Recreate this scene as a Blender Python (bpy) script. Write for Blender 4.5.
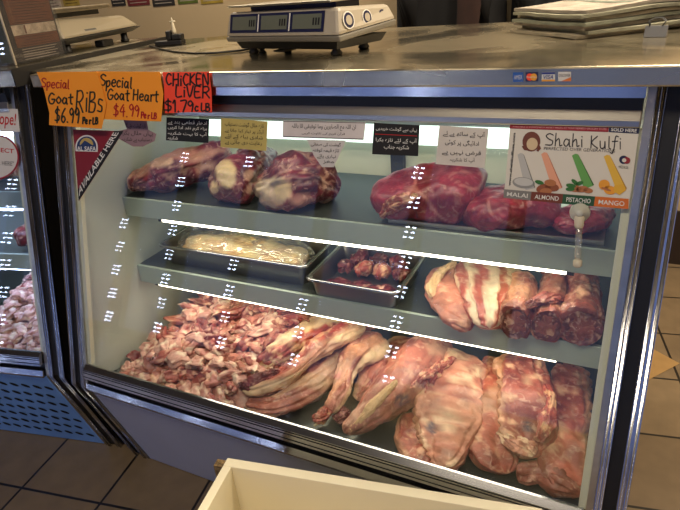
import bpy, bmesh, math, random, unicodedata
from mathutils import Vector, Matrix, noise
R = math.radians
rnd = random.Random(7)
for o in list(bpy.data.objects): bpy.data.objects.remove(o)
scene = bpy.context.scene
COL = scene.collection

# ------------------------------------------------------------------ camera
F, YAW, PITCH, ROLL = 556.2, R(27.752), R(-26.08), R(-5.102)
CAM = Vector((1.3502, -.9754, 1.398))
FW = Vector((-math.sin(YAW)*math.cos(PITCH), math.cos(YAW)*math.cos(PITCH), math.sin(PITCH)))
_r = FW.cross(Vector((0, 0, 1))).normalized(); _u = _r.cross(FW)
RT = _r*math.cos(ROLL) + _u*math.sin(ROLL); UP = -_r*math.sin(ROLL) + _u*math.cos(ROLL)
cd = bpy.data.cameras.new('camera'); cam = bpy.data.objects.new('camera', cd); COL.objects.link(cam)
M = Matrix((RT, UP, -FW)).transposed().to_4x4(); M.translation = CAM; cam.matrix_world = M
cd.sensor_fit = 'HORIZONTAL'; cd.sensor_width = 36; cd.lens = F/680*36; cd.clip_start = .02
scene.camera = cam
# ------------------------------------------------------------------ world, lights, exposure
w = bpy.data.worlds.new('world'); scene.world = w; w.use_nodes = True
w.node_tree.nodes['Background'].inputs[0].default_value = (.34, .45, .85, 1)
w.node_tree.nodes['Background'].inputs[1].default_value = .60
def area(name, loc, sx, sy, power, col, rot=(0, 0, 0)):
    l = bpy.data.lights.new(name, 'AREA'); l.shape = 'RECTANGLE'; l.size = sx; l.size_y = sy; l.energy = power; l.color = col
    o = bpy.data.objects.new(name, l); o.location = loc; o.rotation_euler = rot; COL.objects.link(o); return o
area('ceiling_lamp', (1.9, .7, 2.72), 1.4, .5, 85, (1, .85, .64))
area('ceiling_lamp', (-.6, 1.2, 2.72), 1.4, .5, 34, (1, .85, .64))
area('ceiling_lamp', (1.0, -1.3, 2.74), 1.0, .5, 34, (1, .86, .66))
vs = scene.view_settings
vs.view_transform = 'Standard'; vs.look = 'None'; vs.gamma = 1; vs.use_curve_mapping = False; vs.exposure = 0.0
LAMP = 12.0        # strength of the strips inside the case

# ------------------------------------------------------------------ materials
def lin(h):
    h = h.lstrip('#'); v = [int(h[i:i+2], 16)/255 for i in (0, 2, 4)]
    return tuple(c/12.92 if c <= .04045 else ((c+.055)/1.055)**2.4 for c in v)
MATS = {}
def mat(name, hexc, rough=.5, metal=0., var=0., scale=8., bump=0., bscale=40., spec=.5, stretch=None):
    if name in MATS: return MATS[name]
    m = bpy.data.materials.new(name); m.use_nodes = True; nt = m.node_tree; b = nt.nodes['Principled BSDF']
    c = lin(hexc)
    b.inputs['Base Color'].default_value = (*c, 1); b.inputs['Roughness'].default_value = rough
    b.inputs['Metallic'].default_value = metal; b.inputs['Specular IOR Level'].default_value = spec
    if var or bump:
        tc = nt.nodes.new('ShaderNodeTexCoord'); mp = nt.nodes.new('ShaderNodeMapping')
        nt.links.new(tc.outputs['Object'], mp.inputs['Vector'])
        if stretch: mp.inputs['Scale'].default_value = stretch
    if var:
        n = nt.nodes.new('ShaderNodeTexNoise'); n.inputs['Scale'].default_value = scale; n.inputs['Detail'].default_value = 6
        nt.links.new(mp.outputs[0], n.inputs['Vector'])
        r = nt.nodes.new('ShaderNodeValToRGB'); r.color_ramp.elements[0].position = .3; r.color_ramp.elements[1].position = .7
        r.color_ramp.elements[0].color = (*[x*(1-var) for x in c], 1); r.color_ramp.elements[1].color = (*[min(1, x*(1+var)) for x in c], 1)
        nt.links.new(n.outputs['Fac'], r.inputs[0]); nt.links.new(r.outputs[0], b.inputs['Base Color'])
    if bump:
        n2 = nt.nodes.new('ShaderNodeTexNoise'); n2.inputs['Scale'].default_value = bscale; n2.inputs['Detail'].default_value = 4
        nt.links.new(mp.outputs[0], n2.inputs['Vector'])
        bp = nt.nodes.new('ShaderNodeBump'); bp.inputs['Strength'].default_value = bump; bp.inputs['Distance'].default_value = .01
        nt.links.new(n2.outputs['Fac'], bp.inputs['Height']); nt.links.new(bp.outputs[0], b.inputs['Normal'])
    MATS[name] = m; return m
def emis(name, hexc, s):
    if name in MATS: return MATS[name]
    m = bpy.data.materials.new(name); m.use_nodes = True; b = m.node_tree.nodes['Principled BSDF']
    b.inputs['Base Color'].default_value = (.8, .8, .8, 1)
    b.inputs['Emission Color'].default_value = (*lin(hexc), 1); b.inputs['Emission Strength'].default_value = s
    MATS[name] = m; return m
def glass_mat(name, tint=(1, 1, 1), r0=.04, haze=0., rough=0.):
    m = bpy.data.materials.new(name); m.use_nodes = True; nt = m.node_tree; nt.nodes.clear()
    N = nt.nodes.new; L = nt.links.new
    out = N('ShaderNodeOutputMaterial'); tr = N('ShaderNodeBsdfTransparent'); tr.inputs[0].default_value = (*tint, 1)
    gl = N('ShaderNodeBsdfGlossy'); gl.inputs['Roughness'].default_value = rough
    g = N('ShaderNodeNewGeometry'); d = N('ShaderNodeVectorMath'); d.operation = 'DOT_PRODUCT'
    L(g.outputs['Normal'], d.inputs[0]); L(g.outputs['Incoming'], d.inputs[1])
    def mth(op, a, b=None):
        n = N('ShaderNodeMath'); n.operation = op
        for i, v in enumerate((a, b)):
            if v is None: continue
            if isinstance(v, (int, float)): n.inputs[i].default_value = v
            else: L(v, n.inputs[i])
        return n.outputs[0]
    c = mth('ABSOLUTE', d.outputs['Value']); k = mth('POWER', mth('SUBTRACT', 1, c), 5)
    fr = mth('ADD', mth('MULTIPLY', k, 1-r0), r0)
    mx = N('ShaderNodeMixShader'); L(fr, mx.inputs[0])
    base = tr.outputs[0]
    if haze:
        df = N('ShaderNodeBsdfDiffuse'); df.inputs[0].default_value = (.8, .8, .8, 1)
        m2 = N('ShaderNodeMixShader'); m2.inputs[0].default_value = haze; L(base, m2.inputs[1]); L(df.outputs[0], m2.inputs[2]); base = m2.outputs[0]
    L(base, mx.inputs[1]); L(gl.outputs[0], mx.inputs[2]); L(mx.outputs[0], out.inputs[0])
    MATS[name] = m; return m
def meat_mat(name, rough=.36, vein=.5, vscale=45., stretch=(1, 1, 1), bump=.4, fine=.34):
    m = bpy.data.materials.new(name); m.use_nodes = True; nt = m.node_tree; N = nt.nodes.new; L = nt.links.new
    b = nt.nodes['Principled BSDF']; b.inputs['Roughness'].default_value = rough; b.inputs['Specular IOR Level'].default_value = .55
    at = N('ShaderNodeAttribute'); at.attribute_name = 'Col'
    tc = N('ShaderNodeTexCoord'); mp = N('ShaderNodeMapping'); mp.inputs['Scale'].default_value = stretch; L(tc.outputs['Object'], mp.inputs[0])
    oi = N('ShaderNodeObjectInfo')
    ad = N('ShaderNodeVectorMath'); ad.operation = 'ADD'; L(mp.outputs[0], ad.inputs[0]); L(oi.outputs['Random'], ad.inputs[1])
    n = N('ShaderNodeTexNoise'); n.inputs['Scale'].default_value = vscale; n.inputs['Detail'].default_value = 5; n.inputs['Distortion'].default_value = 1.2
    L(ad.outputs[0], n.inputs['Vector'])
    r = N('ShaderNodeValToRGB'); e = r.color_ramp.elements; e[0].position = .56; e[0].color = (0, 0, 0, 1); e[1].position = .68; e[1].color = (vein, vein, vein, 1)
    L(n.outputs['Fac'], r.inputs[0])
    mx = N('ShaderNodeMixRGB'); L(r.outputs[0], mx.inputs[0]); L(at.outputs['Color'], mx.inputs[1]); mx.inputs[2].default_value = (*lin('e3b9a4'), 1)
    n2 = N('ShaderNodeTexNoise'); n2.inputs['Scale'].default_value = vscale*.4; n2.inputs['Detail'].default_value = 8; L(ad.outputs[0], n2.inputs['Vector'])
    r2 = N('ShaderNodeMapRange'); r2.inputs['From Min'].default_value = .3; r2.inputs['From Max'].default_value = .7
    r2.inputs['To Min'].default_value = 1-fine; r2.inputs['To Max'].default_value = 1+fine; L(n2.outputs['Fac'], r2.inputs[0])
    mm = N('ShaderNodeMixRGB'); mm.blend_type = 'MULTIPLY'; mm.inputs[0].default_value = 1; L(mx.outputs[0], mm.inputs[1]); L(r2.outputs[0], mm.inputs[2])
    L(mm.outputs[0], b.inputs['Base Color'])
    bp = N('ShaderNodeBump'); bp.inputs['Strength'].default_value = bump; bp.inputs['Distance'].default_value = .006
    n3 = N('ShaderNodeTexNoise'); n3.inputs['Scale'].default_value = vscale*1.5; n3.inputs['Detail'].default_value = 5; L(ad.outputs[0], n3.inputs['Vector'])
    L(n3.outputs['Fac'], bp.inputs['Height']); L(bp.outputs[0], b.inputs['Normal'])
    MATS[name] = m; return m

steel = mat('brushed_steel', 'b9b4a8', .30, 1., .10, 3, .05, 60, stretch=(1, 14, 14))
def counter_mat():
    m = mat('counter_steel', 'b9ae96', .27, .92, .10, 3, .02, 5)
    nt = m.node_tree; b = nt.nodes['Principled BSDF']; n = nt.nodes.new('ShaderNodeTexNoise'); n.inputs['Scale'].default_value = 3.2; n.inputs['Detail'].default_value = 3; n.inputs['Distortion'].default_value = .8
    tc = nt.nodes.new('ShaderNodeTexCoord'); nt.links.new(tc.outputs['Object'], n.inputs['Vector'])
    r = nt.nodes.new('ShaderNodeMapRange'); r.inputs['From Min'].default_value = .42; r.inputs['From Max'].default_value = .58; r.inputs['To Min'].default_value = .13; r.inputs['To Max'].default_value = .30
    nt.links.new(n.outputs['Fac'], r.inputs[0]); nt.links.new(r.outputs[0], b.inputs['Roughness'])
    return m
ctop = counter_mat()
chrome = mat('chrome', 'c9c9cc', .16, 1., .04, 20)
polished = mat('polished_pan_steel', '86847f', .30, .9, .05, 6)
darkplastic = mat('black_plastic', '0c0b0b', .5)
cream = mat('cream_liner', 'cfcdb8', .45, 0, .04, 3)
liner = mat('grey_white_liner', 'b2b8ae', .4, 0, .05, 2.5)
shelfmat = mat('grey_green_shelf', 'a9b8ad', .38, .15, .06, 4)
shelftop = mat('dark_grey_shelf_top', '454b49', .42, .3, .08, 6)
panel_grey = mat('grey_base_panel', 'b4b6c4', .40, .1, .06, 3)
panel_blue = mat('blue_base_panel', '7fb0ea', .42, .2, .12, 5)
holeblack = mat('vent_hole_black', '06060a', .8)
deckm = mat('deck_steel', '5c605d', .32, .7, .14, 6)
lampm = emis('lamp_white', 'fff1da', LAMP)
lamplow = emis('lamp_white_slim', 'ffeed2', LAMP*.95)
lampg = emis('lamp_greenish', 'e6fff2', LAMP*.13)
lampb = emis('lamp_cold', 'b8ccff', LAMP*1.0)
glassm = glass_mat('case_glass', (.97, .985, .975), .042, .004)
acryl = glass_mat('acrylic', (.95, .95, .95), .06, .02)
wrap = glass_mat('plastic_wrap', (.97, .96, .9), .16, .08, .08)
MEAT = meat_mat('raw_meat')
MEATF = meat_mat('raw_meat_fibre', .34, .55, 30, (3, 1, 1), .4)
LEAN = meat_mat('lean_beef', .34, .22, 38, (1, 1.6, 1), .3, .25)
BONE = mat('bone', 'e2d3b4', .45, 0, .15, 60, .2, 90)
FATM = mat('fat', 'd9b68a', .4, 0, .15, 40, .3, 70)

# ------------------------------------------------------------------ pixel ray -> point on a plane in the place
def ray(px, py): return (F*FW + (px-340)*RT - (py-255)*UP).normalized()
def on(px, py, n, k):
    d = ray(px, py); n = Vector(n); return CAM + d*((k - n.dot(CAM))/n.dot(d))
def az(px, py, z): return on(px, py, (0, 0, 1), z)
def ay(px, py, y): return on(px, py, (0, 1, 0), y)

# ------------------------------------------------------------------ mesh + object helpers
class MB:
    def __init__(s): s.v = []; s.f = []; s.m = []; s.c = None; s.sm = []
    def add(s, vs, fs, mi=0, smooth=False):
        k = len(s.v); s.v += [Vector(v) for v in vs]; s.f += [tuple(i+k for i in f) for f in fs]; s.m += [mi]*len(fs); s.sm += [smooth]*len(fs); return s
    def box(s, x0, x1, y0, y1, z0, z1, mi=0):
        return s.add([(x, y, z) for z in (z0, z1) for y in (y0, y1) for x in (x0, x1)],
                     [(0, 2, 3, 1), (4, 5, 7, 6), (0, 1, 5, 4), (2, 6, 7, 3), (0, 4, 6, 2), (1, 3, 7, 5)], mi)
    def hexa(s, lo, hi, mi=0):   # two quads (4 points each), lo under hi
        return s.add(list(lo)+list(hi), [(3, 2, 1, 0), (4, 5, 6, 7)]+[(i, (i+1) % 4, (i+1) % 4+4, i+4) for i in range(4)], mi)
    def prism(s, pts, a, b, mi=0):   # polygon pts extruded by a->b offsets (Vectors)
        n = len(pts); A = [Vector(p)+Vector(a) for p in pts]; B = [Vector(p)+Vector(b) for p in pts]
        return s.add(A+B, [tuple(range(n))[::-1], tuple(range(n, 2*n))]+[(i, (i+1) % n, (i+1) % n+n, i+n) for i in range(n)], mi)
    def tube(s, pts, r, n=8, mi=0, closed=False):
        P = [Vector(p) for p in pts]; vs = []; fs = []; N = len(P)
        rr = r if isinstance(r, (list, tuple)) else [r]*N
        for i, p in enumerate(P):
            t = (P[min(i+1, N-1)]-P[max(i-1, 0)]).normalized()
            a = t.cross(Vector((0, 0, 1)));
            if a.length < .05: a = t.cross(Vector((1, 0, 0)))
            a.normalize(); b = a.cross(t)
            vs += [p+(a*math.cos(q)+b*math.sin(q))*rr[i] for q in [2*math.pi*j/n for j in range(n)]]
        for i in range(N-1):
            for j in range(n): fs.append((i*n+j, i*n+(j+1) % n, (i+1)*n+(j+1) % n, (i+1)*n+j))
        fs.append(tuple(range(n))[::-1]); fs.append(tuple((N-1)*n+j for j in range(n)))
        return s.add(vs, fs, mi, True)
    def lathe(s, prof, c, n=20, mi=0, axis=None):
        vs = []; fs = []; c = Vector(c); ax = Vector(axis or (0, 0, 1)).normalized()
        a = ax.cross(Vector((0, 1, 0)) if abs(ax.y) < .9 else Vector((1, 0, 0))).normalized(); b = ax.cross(a)
        for r, h in prof: vs += [c+ax*h+(a*math.cos(q)+b*math.sin(q))*r for q in [2*math.pi*j/n for j in range(n)]]
        for i in range(len(prof)-1):
            for j in range(n): fs.append((i*n+j, i*n+(j+1) % n, (i+1)*n+(j+1) % n, (i+1)*n+j))
        fs.append(tuple(range(n))[::-1]); fs.append(tuple((len(prof)-1)*n+j for j in range(n)))
        return s.add(vs, fs, mi, True)
WM = {}
def thing(name, label, cat, loc=(0, 0, 0), rz=0., group=None):
    o = bpy.data.objects.new(name, None); o.empty_display_size = .05; COL.objects.link(o); o.location = loc; o.rotation_euler = (0, 0, rz)
    WM[o] = Matrix.Translation(Vector(loc)) @ Matrix.Rotation(rz, 4, 'Z'); tag(o, label, cat, group); return o
def tag(o, label=None, cat=None, group=None, kind=None):
    if label: o['label'] = label
    if cat: o['category'] = cat
    if group: o['group'] = group
    if kind: o['kind'] = kind
    return o
def build(name, mb, mats, parent=None, local=False, bevel=0., loc=None, label=None):
    """one mesh object; world-space points unless local"""
    if not isinstance(mats, (list, tuple)): mats = [mats]
    pm = WM.get(parent, Matrix.Identity(4)) if parent else Matrix.Identity(4)
    if loc is not None: pm = Matrix.Translation(Vector(loc))
    inv = pm.inverted()
    vs = mb.v if local else [inv @ v for v in mb.v]
    me = bpy.data.meshes.new(name); me.from_pydata([tuple(v) for v in vs], [], mb.f)
    for m in mats: me.materials.append(m)
    me.polygons.foreach_set('material_index', mb.m); me.polygons.foreach_set('use_smooth', mb.sm)
    if mb.c:
        a = me.color_attributes.new('Col', 'FLOAT_COLOR', 'POINT'); a.data.foreach_set('color', [x for c in mb.c for x in (*c, 1)])
    bm = bmesh.new(); bm.from_mesh(me)
    bmesh.ops.recalc_face_normals(bm, faces=bm.faces); bm.to_mesh(me); bm.free()
    o = bpy.data.objects.new(name, me); COL.objects.link(o)
    if bevel:
        b = o.modifiers.new('bevel', 'BEVEL'); b.width = bevel; b.segments = 2; b.limit_method = 'ANGLE'
    if parent: o.parent = parent; WM[o] = pm
    elif loc is not None: o.location = loc
    if label: o['label'] = label
    return o
def struct(name, mb, m, parent=None, bevel=0):
    o = build(name, mb, m, parent, bevel=bevel)
    if not parent: o['kind'] = 'structure'
    return o
def dup(root, loc=None, rot=None, scale=None, label=None, group=None):
    r = root.copy(); COL.objects.link(r)
    if loc is not None: r.location = loc
    if rot is not None: r.rotation_euler = rot
    if scale is not None: r.scale = scale
    if label: r['label'] = label
    if group: r['group'] = group
    for ch in root.children:
        c = ch.copy(); COL.objects.link(c); c.parent = r
    return r

# ------------------------------------------------------------------ the room
XL, XR, YF, YB, ZC = -3.1, 3.3, -2.6, 1.95, 2.8
def floor_mat():
    m = bpy.data.materials.new('floor_tiles'); m.use_nodes = True; nt = m.node_tree; N = nt.nodes.new; L = nt.links.new
    b = nt.nodes['Principled BSDF']; b.inputs['Roughness'].default_value = .38
    tc = N('ShaderNodeTexCoord'); mp = N('ShaderNodeMapping'); L(tc.outputs['Object'], mp.inputs[0])
    mp.vector_type = 'TEXTURE'; mp.inputs['Location'].default_value = (-.286, -.111, 0); mp.inputs['Rotation'].default_value = (0, 0, R(10.3))
    br = N('ShaderNodeTexBrick'); br.offset = 0; br.inputs['Scale'].default_value = 1; br.inputs['Brick Width'].default_value = .303; br.inputs['Row Height'].default_value = .303
    br.inputs['Mortar Size'].default_value = .0045; br.inputs['Mortar Smooth'].default_value = .1; br.inputs['Bias'].default_value = 0
    ad = N('ShaderNodeVectorMath'); ad.operation = 'ADD'; ad.inputs[1].default_value = (.303*20, .303*20+.195, 0); L(mp.outputs[0], ad.inputs[0]); L(ad.outputs[0], br.inputs['Vector'])
    br.inputs['Color1'].default_value = (*lin('6b5a45'), 1); br.inputs['Color2'].default_value = (*lin('77654d'), 1); br.inputs['Mortar'].default_value = (*lin('15110f'), 1)
    n = N('ShaderNodeTexNoise'); n.inputs['Scale'].default_value = 14; n.inputs['Detail'].default_value = 8; L(tc.outputs['Object'], n.inputs['Vector'])
    mr = N('ShaderNodeMapRange'); mr.inputs['To Min'].default_value = .7; mr.inputs['To Max'].default_value = 1.3; L(n.outputs['Fac'], mr.inputs[0])
    mm = N('ShaderNodeMixRGB'); mm.blend_type = 'MULTIPLY'; mm.inputs[0].default_value = 1; L(br.outputs['Color'], mm.inputs[1]); L(mr.outputs[0], mm.inputs[2])
    L(mm.outputs[0], b.inputs['Base Color'])
    bp = N('ShaderNodeBump'); bp.inputs['Strength'].default_value = .4; bp.inputs['Distance'].default_value = .004; bp.invert = True; L(br.outputs['Fac'], bp.inputs['Height']); L(bp.outputs[0], b.inputs['Normal'])
    return m
struct('floor', MB().box(XL-.1, XR+.1, YF-.1, YB+.1, -.08, 0), floor_mat())
wallm = mat('beige_wall_paint', 'ab9879', .8, 0, .05, 2)
struct('wall_back', MB().box(XL-.1, XR+.1, YB, YB+.1, 0, ZC), wallm)
struct('wall_left', MB().box(XL-.1, XL, YF, YB, 0, ZC), wallm)
struct('wall_right', MB().box(XR, XR+.1, YF, YB, 0, ZC), wallm)
struct('ceiling', MB().box(XL-.1, XR+.1, YF-.1, YB+.1, ZC, ZC+.1), mat('ceiling_tiles', '6f685c', .9, 0, .05, 3))
struct('wall_front', MB().box(XL-.1, XR+.1, YF-.1, YF, 2.2, ZC), wallm)
struct('baseboard_back', MB().box(XL, XR, YB-.015, YB, 0, .28), mat('dark_wood', '2a1c14', .6, 0, .2, 12))
muls = [XL, -2.37, -1.81, -1.18, -.53, .19, .85, 1.5, 2.15, 2.75, XR]
fr_m = mat('dark_window_frame', '17171a', .5, .3)
wglass = glass_mat('window_glass', (.9, .93, 1), .04)
for i in range(len(muls)-1):
    a, b = muls[i], muls[i+1]
    fr = MB().box(a, a+.05, YF-.08, YF-.01, 0, 2.2).box(b-.05, b, YF-.08, YF-.01, 0, 2.2).box(a+.05, b-.05, YF-.08, YF-.01, 0, .06).box(a+.05, b-.05, YF-.08, YF-.01, 2.14, 2.2)
    wn = struct('window_%d' % (i+1), fr, fr_m)
    struct('window_pane', MB().box(a+.05, b-.05, YF-.05, YF-.044, .06, 2.14), wglass, wn)
struct('trim_1', MB().add([(*(Vector((1.53, 1.055))+Vector((math.cos(q), math.sin(q)))*.15), .0015) for q in [R(8+90*i) for i in range(4)]], [(0, 1, 2, 3)]),
       mat('tan_inlay_tile', '98784c', .35, 0, .1, 14))
# the corner of dark shelving at the foot of the back wall, right of the case
# LED columns standing in the shop window (seen mirrored in the case glass)
ledm = emis('led_white', 'cfdcff', 42)
def led_col(x, label, ks):
    t = thing('led_light_column', label, 'led light', (x, YF+.06, 0), 0, 'led columns in the shop window')
    build('backing_strip', MB().box(x-.02, x+.02, YF+.052, YF+.06, 0, 2.1), darkplastic, t)
    for k in ks:
        z = .15+.202*k; mb = MB()
        for j in (-1, 0, 1):
            for i in (-.5, .5):
                cx = x+i*.045+j*.006; mb.box(cx-.011, cx+.011, YF+.06, YF+.066, z+j*.034-.0042, z+j*.034+.0042)
        build('led_module', mb, ledm, t)
for x, l, ks in ((-2.37, 'led column in the shop window mirrored at the far left edge of the glass', range(5)), (-1.82, 'led column mirrored left of the chicken liver sign down to the cubed goat meat', range(8)),
             (-1.18, 'led column mirrored beneath the yellow note across the heaped cubes', (0, 1, 2, 3, 7)), (-.53, 'led column mirrored over the lower shelf edge near the long steel pan', range(3)),
             (.19, 'led column mirrored over the red beef beneath the white note', range(8))):
    led_col(x, l, ks)

# ------------------------------------------------------------------ display cases
W, D, H = 1.4544, .86, 1.25
YR, ZR, YK, ZK, YT = .03, 1.161, -.1762, .4027, -.0541
GS = (YK-YR)/(ZK-ZR)                       # dy/dz of the glass
def gy(z): return YR+(z-ZR)*GS
GN = Vector((0, -1, GS)).normalized()
def make_case(label, loc, rz, w, lights, base_m, D=D, vents=False, top=1.25, shelves=((.88, .13, .47), (.66, .118, .50))):
    t = thing('display_case', label, 'display case', loc, rz)
    B = lambda n, mb, m, p=t, **k: build(n, mb, m, p, local=True, **k)
    B('countertop', MB().box(-.002, w+.002, 0, D, 1.2186, top), ctop, bevel=.003)
    B('canopy_strip', MB().box(.07, w-.07, .004, .03, 1.2015, 1.2186), chrome)
    B('canopy_channel', MB().box(.07, w-.07, .03, .05, 1.170, 1.2186), darkplastic)
    rail = MB()
    rail.prism([(0, gy(1.179)-.004, 1.179), (0, gy(1.161)-.006, 1.161), (0, gy(1.146)-.002, 1.150), (0, gy(1.150)+.022, 1.150), (0, gy(1.179)+.022, 1.179)], (.07, 0, 0), (w-.07, 0, 0))
    B('top_rail', rail, steel, bevel=.002)
    prof = lambda o, zt=1.2186: [(0, gy(zt)+o, zt), (0, YK+o, ZK), (0, YT+o, 0)]
    for s in (0, 1):
        X = lambda x: x if s == 0 else w-x
        def strip(n, a, b, o, d, m):
            f = prof(o); g = [(0, y+d, z) for _, y, z in f]
            mb = MB(); mb.prism([f[0], f[1], g[1], g[0]], (X(a), 0, 0), (X(b), 0, 0)); mb.prism([f[1], f[2], g[2], g[1]], (X(a), 0, 0), (X(b), 0, 0))
            return B(n, mb, m)
        pf = prof(.012)
        B('end_panel', MB().prism([pf[0], pf[1], pf[2], (0, D-.02, 0), (0, D-.02, 1.2186)], (X(.001), 0, 0), (X(.054), 0, 0)), darkplastic)
        def post(n, a, b, beads):
            po = strip(n, a, b, .003, .0088, chrome)
            for c in beads:
                f = prof(.0035); g = [Vector((X(c), y, z)) for _, y, z in f]
                B('bead', MB().tube(g, .0032, 10), chrome, po)
        post('outer_post', 0, .017, (.004, .0135))
        post('inner_post', .040, .054, (.0435, .0505))
        strip('frame_bead', .0545, .066, .004, .02, steel)
        B('end_liner', MB().prism([(0, gy(1.2)+.012, 1.2), (0, gy(.42)+.012, .42), (0, .0, .365), (0, .64, .365), (0, .64, 1.2)], (X(.0545), 0, 0), (X(.0615), 0, 0)), liner)
        B('gasket', MB().prism([(0, gy(1.145)+.0105, 1.145), (0, gy(.47)+.0105, .47), (0, gy(.47)+.024, .47), (0, gy(1.145)+.024, 1.145)], (X(.0618), 0, 0), (X(.0790), 0, 0)), cream)
    zb = .462
    B('front_glass', MB().prism([(0, gy(1.150)+.004, 1.150), (0, gy(zb)+.004, zb), (0, gy(zb)+.010, zb), (0, gy(1.150)+.010, 1.150)], (.0670, 0, 0), (w-.0670, 0, 0)), glassm)
    tr = MB()
    tr.prism([(0, gy(.478)-.002, .478), (0, gy(.470)-.012, .468), (0, gy(.441)-.012, .441), (0, gy(.441)+.03, .441), (0, gy(.478)+.003, .478)], (.07, 0, 0), (w-.07, 0, 0))
    for zz in (.4665, .4605, .449):
        tr.prism([(0, gy(zz)-.0126, zz), (0, gy(zz-.002)-.0126, zz-.002), (0, gy(zz-.002)-.010, zz-.002), (0, gy(zz)-.010, zz)], (.07, 0, 0), (w-.07, 0, 0), 1)
    B('glass_sill', tr, [chrome, darkplastic])
    B('sill_channel', MB().prism([(0, gy(.441)+.012, .441), (0, gy(.420)+.012, .420), (0, gy(.420)+.04, .420), (0, gy(.441)+.04, .441)], (.07, 0, 0), (w-.07, 0, 0)), darkplastic)
    B('lower_trim', MB().prism([(0, gy(.422)-.004, .422), (0, gy(.406)-.006, .406), (0, YK-.004, .4), (0, YK+.03, .4), (0, gy(.422)+.03, .422)], (.07, 0, 0), (w-.07, 0, 0)), chrome)
    bp = MB(); a, b = Vector((0, YK+.006, .400)), Vector((0, YT+.006, .004)); nn = Vector((0, (b-a).z, -(b-a).y)).normalized()*.012
    bp.prism([a, b, b+Vector((0, .02, 0)), a+Vector((0, .02, 0))], (.07, 0, 0), (w-.07, 0, 0))
    if vents:      # slotted grille: dark slots in the same sheet
        d = (b-a).normalized(); off = Vector((0, -.0012, -.0004))
        for r in range(7):
            for c in range(int((w-.2)/.044)):
                cx = w-.10-c*.044-(r % 2)*.022; s = .07+r*.048
                p = a+d*s+off
                pts = []
                for q in range(10):
                    th = 2*math.pi*q/10; u = math.cos(th)*.0165; v = math.sin(th)*.0085
                    pts.append(Vector((cx, 0, 0))+p+Vector((u*.9-v*.3, 0, 0))+d*(u*.35+v*.95))
                bp.add(pts, [tuple(range(10))], 1)
    B('base_grille' if vents else 'base_panel', bp, [base_m, holeblack])
    B('cabinet_base', MB().prism([(0, YK+.04, .36), (0, YT+.03, .0), (0, D-.03, 0), (0, D-.03, .36)], (.056, 0, 0), (w-.056, 0, 0)), darkplastic)
    B('deck', MB().box(.062, w-.062, -.118, .61, .372, .385).box(.062, w-.062, -.125, -.118, .372, .40), deckm)
    for k, (z, y0, y1) in enumerate(shelves):
        sh = B('shelf', MB().box(.063, w-.063, y0, y1, z-.012, z).box(.063, w-.063, y0-.004, y0, z-.057, z+.001), [shelfmat], bevel=.0015)
        B('shelf_surface', MB().box(.066, w-.066, y0+.006, y1, z, z+.0012), shelftop, sh)
        lt = .0065 if k == 0 else .0028; xa = .20 if k == 0 else .135
        B('light_strip', MB().box(xa, w-.16, y0-.003, y0+.024, z-.0575-lt, z-.0575), lights if k == 0 else lamplow if lights is lampm else lights, sh)
        B('lamp_holder', MB().box(w-.16, w-.145, y0-.003, y0+.024, z-.0585-lt, z-.0575), darkplastic, sh)
        B('lamp_holder', MB().box(xa-.015, xa, y0-.003, y0+.024, z-.0585-lt, z-.0575), darkplastic, sh)
        B('shelf_bracket', MB().box(.063, .075, y1-.02, .61, z-.05, z-.013), shelfmat, sh)
        B('shelf_bracket', MB().box(w-.075, w-.063, y1-.02, .61, z-.05, z-.013), shelfmat, sh)
    B('rear_liner', MB().box(.062, w-.062, .612, .63, .372, 1.2186), cream)
    B('door_stile', MB().box(w*.505, w*.505+.04, .585, .611, .386, 1.05), mat('dark_grey_stile', '2c2e30', .5))
    B('lamp_diffuser', MB().box(.075, w-.075, .52, .565, .962, 1.02), lampg if lights is lampm else lampb)
    B('lamp_hood', MB().box(.075, w-.075, .515, .61, 1.0205, 1.06), shelfmat)
    B('canopy_lamp', MB().box(.12, w-.12, .085, .115, 1.195, 1.212), lights)
    B('canopy_valance', MB().prism([(0, .060, 1.2186), (0, .052, 1.165), (0, .056, 1.165), (0, .064, 1.2186)], (.075, 0, 0), (w-.075, 0, 0)), darkplastic)
    B('canopy_soffit', MB().box(.062, w-.062, .05, .612, 1.2135, 1.2180), liner)
    return t
caseA = make_case('wide steel display case full of red meat with price signs taped on top', (0, 0, 0), 0, W, lampm, panel_grey)
BX, BY, BT, BW = -.078, .006, R(11.9), 1.2
def bw(x, y, z): c, s = math.cos(BT), math.sin(BT); return Vector((BX+c*x-s*y, BY+s*x+c*y, z))
o = bw(-BW, 0, 0)
caseB = make_case('cold-lit display case with blue slotted base at the left edge', (o.x, o.y, 0), BT, BW, lampb, panel_blue, D=.80, vents=True, top=1.263)
tag(build('edge_strip', MB().box(BW+.0025, BW+.006, -.002, .80, 1.219, 1.264), mat('dark_bronze_edge', '14100c', .7, 0), caseB, local=True))
# counter filler between the two cases
fl = MB(); P0 = [Vector((-.004, .04, 0)), Vector((-.004, .86, 0)), bw(.30, .84, 0), bw(.0085, .80, 0), bw(.0085, .06, 0)]
fl.prism(P0, (0, 0, 1.225), (0, 0, 1.2495))
tag(build('filler_panel', fl, ctop), 'steel wedge-shaped counter filler between the two display cases', 'counter panel')

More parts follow.
